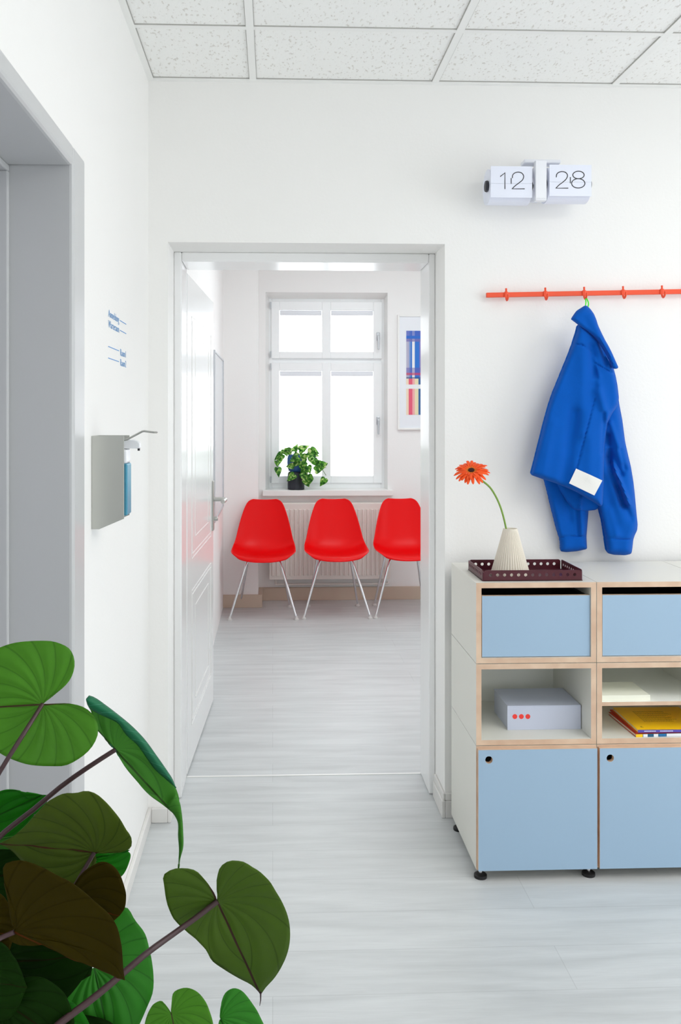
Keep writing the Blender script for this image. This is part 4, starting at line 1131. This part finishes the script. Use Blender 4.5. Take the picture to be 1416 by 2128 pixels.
rim((tx1, ty0 + .004, ZR), (tx1, ty1 - .004, ZR), (-1, 0, 0), 9).build('rim', M['burgundy'], tr_)
for (x, y) in ((tx0, ty0), (tx1, ty0)):
    cn = MB()
    sx = 1 if x == tx0 else -1
    cn.prism([(x + sx * .004, y, ZT), (x + sx * .0012, y + .0012, ZT), (x, y + .004, ZT), (x + sx * .002, y + .004, ZT), (x + sx * .004, y + .002, ZT)], (0, 0, TH - .006))
    cn.build('corner_bend', M['burgundy'], tr_)
vy = 2.88; vx = Xa(1061, vy); vz = ZT + .002
va = thing('vase', (vx, vy, vz), 'cream ribbed conical vase standing on the burgundy tray', 'vase')
vh = P(1061, 1098, vy).z - vz; r0 = (Xa(1102, vy) - Xa(1021, vy)) / 2; r1 = (Xa(1076, vy) - Xa(1047, vy)) / 2
prof = [(.0, 0), (r0 * .96, 0), (r0, .004)]
for i in range(1, 20):
    t = i / 19; prof.append((r0 + (r1 - r0) * (t ** .93), .004 + (vh - .006) * t))
prof += [(r1 * .98, vh), (r1 * .86, vh - .001), (r1 * .8, vh - .01), (r1 * .8, vh - .05), (0, vh - .05)]
NR = 40
MB().lathe(prof, (vx, vy, vz), NR * 6, rib=lambda a, z: (-.06 + .06 * abs(math.sin(a * NR / 2))) * (1 if .003 < z < vh - .004 else 0) * (1 if z < vh - .004 else 0)).build('vase_body', M['cream'], va, smooth=True)

fl = thing('gerbera_flower', (vx - .009, vy, vz + vh - .04), 'single orange gerbera bending out of the ribbed vase', 'flower')
hc = P(980, 978, vy - .01)
stp = [Vector((vx - .004, vy, vz + vh - .045)), P(1052, 1097, vy), P(1047, 1075, vy), P(1040, 1052, vy), P(1030, 1030, vy), P(1018, 1012, vy), P(1004, 1000, vy), P(993, 992, vy - .002), hc + Vector((.006, .006, -.008))]
MB().tube(catmull(stp, 40), .0031, 12).build('stem', M['stemg'], fl, smooth=True)
axis = Vector((-.16, -.52, .84)).normalized()         # where the flower faces
u_ = axis.cross(Vector((0, 1, 0))).normalized(); v_ = axis.cross(u_).normalized()
rnd = random.Random(11)
def petal_ring(n, Rr, wid, lift, name, mt, r0_=.010, off=0.0):
    mb = MB()
    for i in range(n):
        a = 2 * PI * (i + off) / n + rnd.uniform(-.06, .06); R = Rr * rnd.uniform(.88, 1.06); lf_ = lift + rnd.uniform(-.12, .1)
        d = u_ * math.cos(a) + v_ * math.sin(a); s = axis.cross(d)
        base = hc + d * r0_
        rows_ = []
        for k_, t in enumerate((0, .2, .45, .7, .88, .97, 1)):
            w = wid * (.45, .75, .98, 1.0, .8, .45, .12)[k_]
            rr = (R - r0_) * t; z = lf_ * rr - .35 * rr * rr / R
            c = base + d * rr + axis * z
            rows_.append((c - s * w + axis * w * .25, c, c + s * w + axis * w * .25))
        vs = [q for r in rows_ for q in r]; fs = []
        for k_ in range(6):
            for j in range(2): fs.append((k_ * 3 + j, k_ * 3 + j + 1, k_ * 3 + j + 4, k_ * 3 + j + 3))
        mb.add(vs, fs)
    o_ = mb.build(name, mt, fl, recalc=False); o_.data.polygons.foreach_set('use_smooth', [True] * len(o_.data.polygons))
    sdm = o_.modifiers.new('t', 'SOLIDIFY'); sdm.thickness = .0006
    return o_
petal_ring(22, .060, .0056, .05, 'petals', M['petal'])
petal_ring(22, .053, .0052, .22, 'petals', M['petal'], off=.5)
petal_ring(20, .033, .0030, .42, 'petals', M['petal'], off=.25)
petal_ring(34, .019, .0011, .5, 'floret_ring', M['petal_in'], r0_=.008)
cmb = MB(); K = 20
vs = [hc + axis * .007]; fs = []
for j, (rr, zz) in enumerate(((.006, .0065), (.010, .004), (.011, .0), (.007, -.006), (.002, -.010))):
    for k_ in range(K):
        a = 2 * PI * k_ / K; vs.append(hc + (u_ * math.cos(a) + v_ * math.sin(a)) * rr + axis * zz)
for k_ in range(K): fs.append((0, 1 + k_, 1 + (k_ + 1) % K))
for j in range(4):
    for k_ in range(K): fs.append((1 + j * K + k_, 1 + j * K + (k_ + 1) % K, 1 + (j + 1) * K + (k_ + 1) % K, 1 + (j + 1) * K + k_))
cmb.add(vs, fs).build('flower_disc', M['flower_c'], fl, smooth=True)

# ------------------------------------------------------------------ foreground heart-leaf plant
PLX, PLY = -.235, 1.02
pl_ = thing('philodendron_plant', (PLX, PLY, 0), 'large plant with heart-shaped green and bronze leaves in the near left corner', 'plant')
MB().lathe([(.0, 0), (.11, 0), (.12, .01), (.15, .36), (.155, .38), (.147, .385), (.14, .35), (.0, .35)], (PLX, PLY, 0), 48).build('planter', M['planter'], pl_, smooth=True)
MB().lathe([(.0, .356), (.1395, .352)], (PLX, PLY, 0), 32).build('soil', M['soil'], pl_)
def plane_pt(px, py, base_w, gx_, gz_):
    d = ray(px, py)
    t = (base_w.y - gx_ * base_w.x + gz_ * (CAMH - base_w.z)) / (d.y - gx_ * d.x - gz_ * d.z)
    return C0 + d * t
def leaf(side1, side2, base, tip, D, gx_, gz_, mt, cup=.12, bend=.10, ripple=.0010, flip=1, extra=None, label=None):
    """heart leaf: two outline halves from notch to tip, laid in a tilted plane, cupped and quilted"""
    bw = P(base[0], base[1], D)
    pp_ = lambda q: plane_pt(q[0], q[1], bw, gx_, gz_)
    NS = 46
    A = catmull([bw] + [pp_(q) for q in side1] + [pp_(tip)], NS); B = catmull([bw] + [pp_(q) for q in side2] + [pp_(tip)], NS)
    tw = pp_(tip); L_ = (tw - bw).length; ex = (tw - bw) / L_
    nrm = Vector((gx_, -1, gz_)).normalized()
    if nrm.y > 0: nrm = -nrm
    ey = nrm.cross(ex).normalized()
    RN = 14; rs = [((k_ + 1) / RN) ** .9 for k_ in range(RN)]
    vs = [bw]; uv = [(0, 0)]
    loops = [A[1:], B[1:-1]]; ring = A[1:] + B[1:-1][::-1]; n = len(ring)
    for r_ in rs:
        for q in ring:
            w_ = bw + (q - bw) * r_; d = w_ - bw; u = d.dot(ex) / L_; v = d.dot(ey) / L_
            rho = math.hypot(u, v); th = math.atan2(abs(v), u)
            ph = 9.5 * (th + .75 * rho) / PI - .2 * (1 if v > 0 else 0)
            dsp = cup * abs(v) * L_ * (1 - .5 * abs(v)) - bend * max(0, u) ** 2 * L_ + ripple * math.cos(2 * PI * ph + PI) * min(1, rho * 4) * (-1) * (.35 + .65 * min(1, (1 - r_) * 6))
            if extra: dsp += extra(u, v) * L_
            vs.append(w_ + nrm * dsp * flip); uv.append((ph, abs(v)))
    fs = [(0, 1 + k_, 1 + (k_ + 1) % n) for k_ in range(n - 1)]
    for j in range(RN - 1):
        for k_ in range(n - 1):
            a = 1 + j * n + k_; fs.append((a, a + n, a + n + 1, a + 1))
    mb = MB().add(vs, fs)
    o_ = mb.build('leaf', mt, pl_, recalc=False)
    me = o_.data; ul = me.uv_layers.new(name='vein')
    for lp_ in me.loops: ul.data[lp_.index].uv = uv[lp_.vertex_index]
    me.polygons.foreach_set('use_smooth', [True] * len(me.polygons))
    # orient so the front faces the camera
    bm = bmesh.new(); bm.from_mesh(me); s_ = sum((f.normal.dot((wloc(o_) + f.calc_center_median() - C0)) * f.calc_area()) for f in bm.faces)
    if s_ > 0: bmesh.ops.reverse_faces(bm, faces=bm.faces)
    bm.to_mesh(me); bm.free()
    sdm = o_.modifiers.new('t', 'SOLIDIFY'); sdm.thickness = .0009; sdm.offset = -1
    if label: o_['label'] = label
    return o_, bw
def petiole(ptsD, r0_=.0042, r1_=.0026, to_pot=True):
    pts = [P(a, b, D) for a, b, D in ptsD]
    if to_pot:
        e_ = pts[-1]
        pts += [e_.lerp(Vector((PLX, PLY, .36)), .5) + Vector((-.01, .0, -.04)), Vector((PLX + random.uniform(-.05, .05), PLY + random.uniform(-.05, .05), .352))]
    c = catmull(pts, 40); n = len(c)
    MB().tube(c, [r1_ + (r0_ - r1_) * i / n for i in range(n)], 10).build('petiole', M['petiole'], pl_, smooth=True)

# A: upper left, underside lit
leaf([(102, 1448), (128, 1432), (148, 1408), (155, 1378), (146, 1350), (118, 1335), (70, 1332), (30, 1336), (-10, 1350), (-60, 1385), (-110, 1440)],
     [(120, 1464), (150, 1463), (178, 1472), (198, 1492), (204, 1520), (192, 1550), (165, 1575), (138, 1589), (100, 1591), (60, 1588), (20, 1575), (-30, 1545), (-90, 1500)],
     (88, 1464), (-150, 1478), 1.12, .25, .25, M['leaf_a'], cup=.10, bend=.06, ripple=.0013)
petiole([(88, 1464, 1.117), (62, 1505, 1.085), (30, 1555, 1.065), (0, 1603, 1.06), (-40, 1680, 1.05), (-60, 1900, 1.04)])
# C: olive leaf, tip towards the left
leaf([(225, 1771), (255, 1770), (272, 1760), (275, 1742), (262, 1715), (242, 1682), (222, 1658), (200, 1641), (182, 1636), (160, 1640), (138, 1641), (110, 1653), (80, 1682), (50, 1715), (25, 1736)],
     [(200, 1790), (190, 1812), (165, 1830), (120, 1835), (80, 1815), (50, 1785), (25, 1760)],
     (196, 1772), (2, 1747), 1.10, -.1, -.35, M['leaf_c'], cup=.12, bend=-.04)
petiole([(196, 1772, 1.10), (184, 1792, 1.095), (165, 1825, 1.09), (130, 1890, 1.12), (100, 1980, 1.13), (70, 2080, 1.12)])
# small one behind C
leaf([(190, 1800), (225, 1830), (250, 1824), (268, 1795), (271, 1778), (262, 1768)], [(185, 1770), (215, 1760), (240, 1760)], (190, 1785), (270, 1770), 1.20, .1, .1, M['leaf_d'], cup=.06)
# D: bright green leaf at left edge
leaf([(60, 1660), (40, 1645), (15, 1641), (-20, 1655), (-60, 1690)], [(98, 1652), (85, 1690), (55, 1722), (20, 1742), (-20, 1748), (-60, 1745)], (88, 1652), (-90, 1735), 1.26, .1, .15, M['leaf_d'], cup=.08)
# B: drooping leaf with long drip tip; its far half folds over and shows the blue-green upper face
def add_strip(o_, top, bot, D0, D1, bulge, n=30, slot=0, k=6):
    """leaf-thin curved band between two edges, merged into leaf o_"""
    T_ = catmull([Vector((a, b, 0)) for a, b in top], n); B_ = catmull([Vector((a, b, 0)) for a, b in bot], n)
    bm = bmesh.new(); bm.from_mesh(o_.data); ul = bm.loops.layers.uv['vein']; g_ = []; w = wloc(o_)
    for i in range(n + 1):
        row = []
        for j in range(k + 1):
            q = T_[i].lerp(B_[i], j / k); D = D0 + (D1 - D0) * i / n - bulge * math.sin(PI * j / k)
            row.append((bm.verts.new(P(q.x, q.y, D) - w), (i / n * 9 + j / k * 1.2, .3)))
        g_.append(row)
    for i in range(n):
        for j in range(k):
            c = [g_[i][j], g_[i + 1][j], g_[i + 1][j + 1], g_[i][j + 1]]
            f = bm.faces.new([a for a, _ in c]); f.material_index = slot; f.smooth = True
            for l, (_, u) in zip(f.loops, c): l[ul].uv = u
            f.normal_update()
            if f.normal.dot(f.calc_center_median() + w - C0) > 0: f.normal_flip()
    bm.to_mesh(o_.data); bm.free()
lb, _ = leaf([(226, 1545), (214, 1530), (200, 1515), (190, 1480), (183, 1462), (190, 1455), (210, 1466), (240, 1490), (277, 1518), (300, 1545), (324, 1578), (345, 1608), (358, 1625), (368, 1644), (373, 1668)],
     [(256, 1588), (284, 1623), (313, 1654), (339, 1673), (356, 1687)],
     (240, 1558), (370, 1700), 1.16, .5, -.1, M['leaf_b'], cup=.05, bend=.0, ripple=.0008)
M['leaf_b2'] = leaf_mat('leaf_bluish_upper_face', (40, 120, 84), (90, 166, 140), rib=(70, 140, 110), veinw=.04)
lb.data.materials.append(M['leaf_b2'])
add_strip(lb, [(179, 1452), (185, 1445), (198, 1450), (220, 1465), (245, 1484), (277, 1511), (300, 1535), (325, 1569), (346, 1599), (360, 1621), (366, 1637)],
          [(179, 1456), (184, 1470), (200, 1481), (221, 1491), (245, 1503), (261, 1526), (287, 1550), (301, 1570), (322, 1599), (343, 1618), (366, 1638)], 1.125, 1.19, .008, slot=1)
add_strip(lb, [(366, 1650), (374, 1668), (378, 1690), (381, 1729), (381, 1762), (375, 1785), (372.2, 1804)],
          [(345, 1676), (360, 1691), (368.5, 1706), (370, 1738), (372, 1766), (371, 1788), (371.2, 1804)], 1.195, 1.205, .003)
MB().tube([P(372, 1796, 1.205), P(371, 1806, 1.205), P(372.5, 1826, 1.205)], [.0016, .0012, .0009], 6).build('drip_tip', M['thinstem'], pl_)
petiole([(240, 1558, 1.16), (190, 1590, 1.15), (130, 1632, 1.14), (70, 1682, 1.13), (0, 1738, 1.11), (-50, 1800, 1.08), (-50, 1960, 1.04)], r1_=.0030)
# F: big heart leaf at right
leaf([(440, 1848), (425, 1827), (405, 1808), (380, 1803), (358, 1804), (342, 1812), (342, 1840), (350, 1880), (362, 1905), (385, 1928), (410, 1950), (428, 1970), (440, 1992), (465, 2011), (495, 2030), (525, 2048), (538, 2062)],
     [(454, 1850), (452, 1820), (460, 1798), (478, 1786), (498, 1785), (525, 1797), (553, 1818), (575, 1850), (595, 1890), (602, 1925), (600, 1960), (588, 1998), (570, 2030), (550, 2054)],
     (452, 1874), (542, 2068), 1.16, .12, -.25, M['leaf_f'], cup=.10, bend=.0)
MB().tube([P(542, 2062, 1.196), P(542, 2078, 1.197), P(540, 2090, 1.197)], [.0014, .0009, .0004], 6).build('drip_tip', M['petiole'], pl_)
petiole([(452, 1873, 1.157), (420, 1898, 1.15), (370, 1934, 1.13), (300, 1985, 1.09), (230, 2045, 1.06), (180, 2085, 1.04), (115, 2135, 1.02), (60, 2200, 1.01)], r0_=.006, r1_=.0034)
# E: bronze leaf, tip at lower right
leaf([(34, 1900), (22, 1860), (10, 1815), (12, 1787), (35, 1779), (62, 1781), (95, 1795), (128, 1812), (160, 1830), (195, 1862), (225, 1890), (243, 1920), (252, 1960), (255, 2000), (256, 2022)],
     [(18, 1948), (30, 1958), (70, 1965), (115, 1962), (160, 1966), (195, 1978), (225, 1998), (242, 2016), (252, 2034)],
     (30, 1937), (259, 2048), .98, .1, -.2, M['leaf_e'], cup=.14, bend=.05)
petiole([(30, 1937, .98), (10, 1945, .98), (-30, 1970, .98), (-40, 2100, 1.0)])
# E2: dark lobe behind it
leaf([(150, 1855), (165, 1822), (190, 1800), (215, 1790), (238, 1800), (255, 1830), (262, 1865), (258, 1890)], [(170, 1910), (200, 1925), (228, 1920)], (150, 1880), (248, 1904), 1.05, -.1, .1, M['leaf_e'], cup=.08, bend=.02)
# G: apple green leaf under the stalk
leaf([(225, 1905), (240, 1890), (262, 1884), (282, 1912), (300, 1935), (312, 1975), (319, 2020), (318, 2060), (305, 2095), (290, 2130)],
     [(170, 2018), (148, 2040), (140, 2080), (150, 2125), (180, 2160)],
     (196, 2012), (240, 2230), 1.15, .1, .3, M['leaf_g'], cup=.10)
# H, I: two leaves at the bottom edge
leaf([(346, 2092), (335, 2080), (320, 2086), (308, 2105), (300, 2140), (320, 2200)], [(357, 2082), (360, 2064), (376, 2054), (400, 2055), (420, 2070), (436, 2100), (445, 2150), (430, 2210)], (357, 2110), (390, 2270), 1.12, 0, .5, M['leaf_a'], cup=.08)
leaf([(459, 2100), (461, 2080), (470, 2062), (486, 2053), (502, 2058), (520, 2078), (540, 2110), (555, 2150), (550, 2200)], [(455, 2130), (458, 2170), (480, 2210)], (458, 2118), (530, 2260), 1.14, 0, .5, M['leaf_g'], cup=.10)
# shaded inner leaves filling the heart of the plant
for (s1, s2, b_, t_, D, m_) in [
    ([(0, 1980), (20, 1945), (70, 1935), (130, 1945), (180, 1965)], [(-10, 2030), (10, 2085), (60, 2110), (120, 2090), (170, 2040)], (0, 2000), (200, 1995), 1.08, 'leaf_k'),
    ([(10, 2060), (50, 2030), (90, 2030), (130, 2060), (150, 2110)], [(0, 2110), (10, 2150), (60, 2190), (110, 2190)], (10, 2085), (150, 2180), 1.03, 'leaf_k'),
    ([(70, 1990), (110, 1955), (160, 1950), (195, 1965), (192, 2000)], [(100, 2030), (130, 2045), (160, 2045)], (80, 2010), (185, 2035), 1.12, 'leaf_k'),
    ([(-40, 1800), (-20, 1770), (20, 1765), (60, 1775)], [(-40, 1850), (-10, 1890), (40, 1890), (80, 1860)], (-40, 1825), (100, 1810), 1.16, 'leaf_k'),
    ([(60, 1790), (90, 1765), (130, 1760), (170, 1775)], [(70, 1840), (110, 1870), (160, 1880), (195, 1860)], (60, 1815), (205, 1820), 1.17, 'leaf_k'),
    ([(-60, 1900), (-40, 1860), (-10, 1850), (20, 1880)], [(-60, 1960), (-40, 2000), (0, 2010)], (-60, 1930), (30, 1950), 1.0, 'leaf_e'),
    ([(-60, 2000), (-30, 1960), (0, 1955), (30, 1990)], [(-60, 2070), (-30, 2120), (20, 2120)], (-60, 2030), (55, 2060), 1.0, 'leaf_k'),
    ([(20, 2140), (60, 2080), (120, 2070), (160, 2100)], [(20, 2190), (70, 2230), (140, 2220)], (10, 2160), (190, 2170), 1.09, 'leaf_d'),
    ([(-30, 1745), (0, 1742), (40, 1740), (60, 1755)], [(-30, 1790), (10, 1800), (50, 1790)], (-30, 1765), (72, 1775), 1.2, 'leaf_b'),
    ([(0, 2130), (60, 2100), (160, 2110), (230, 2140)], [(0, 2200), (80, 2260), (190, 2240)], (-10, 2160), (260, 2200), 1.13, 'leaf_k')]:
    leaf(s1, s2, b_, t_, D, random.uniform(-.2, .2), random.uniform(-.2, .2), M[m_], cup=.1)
petiole([(62, 1775, 1.13), (72, 1730, 1.13), (73, 1705, 1.13), (72, 1693, 1.13)], .0010, .0024, to_pot=False)
for (a, b) in ((90, 1990), (30, 1990)):
    petiole([(a, b, 1.12), (a - 10, b + 60, 1.12), (a - 20, b + 150, 1.10)])
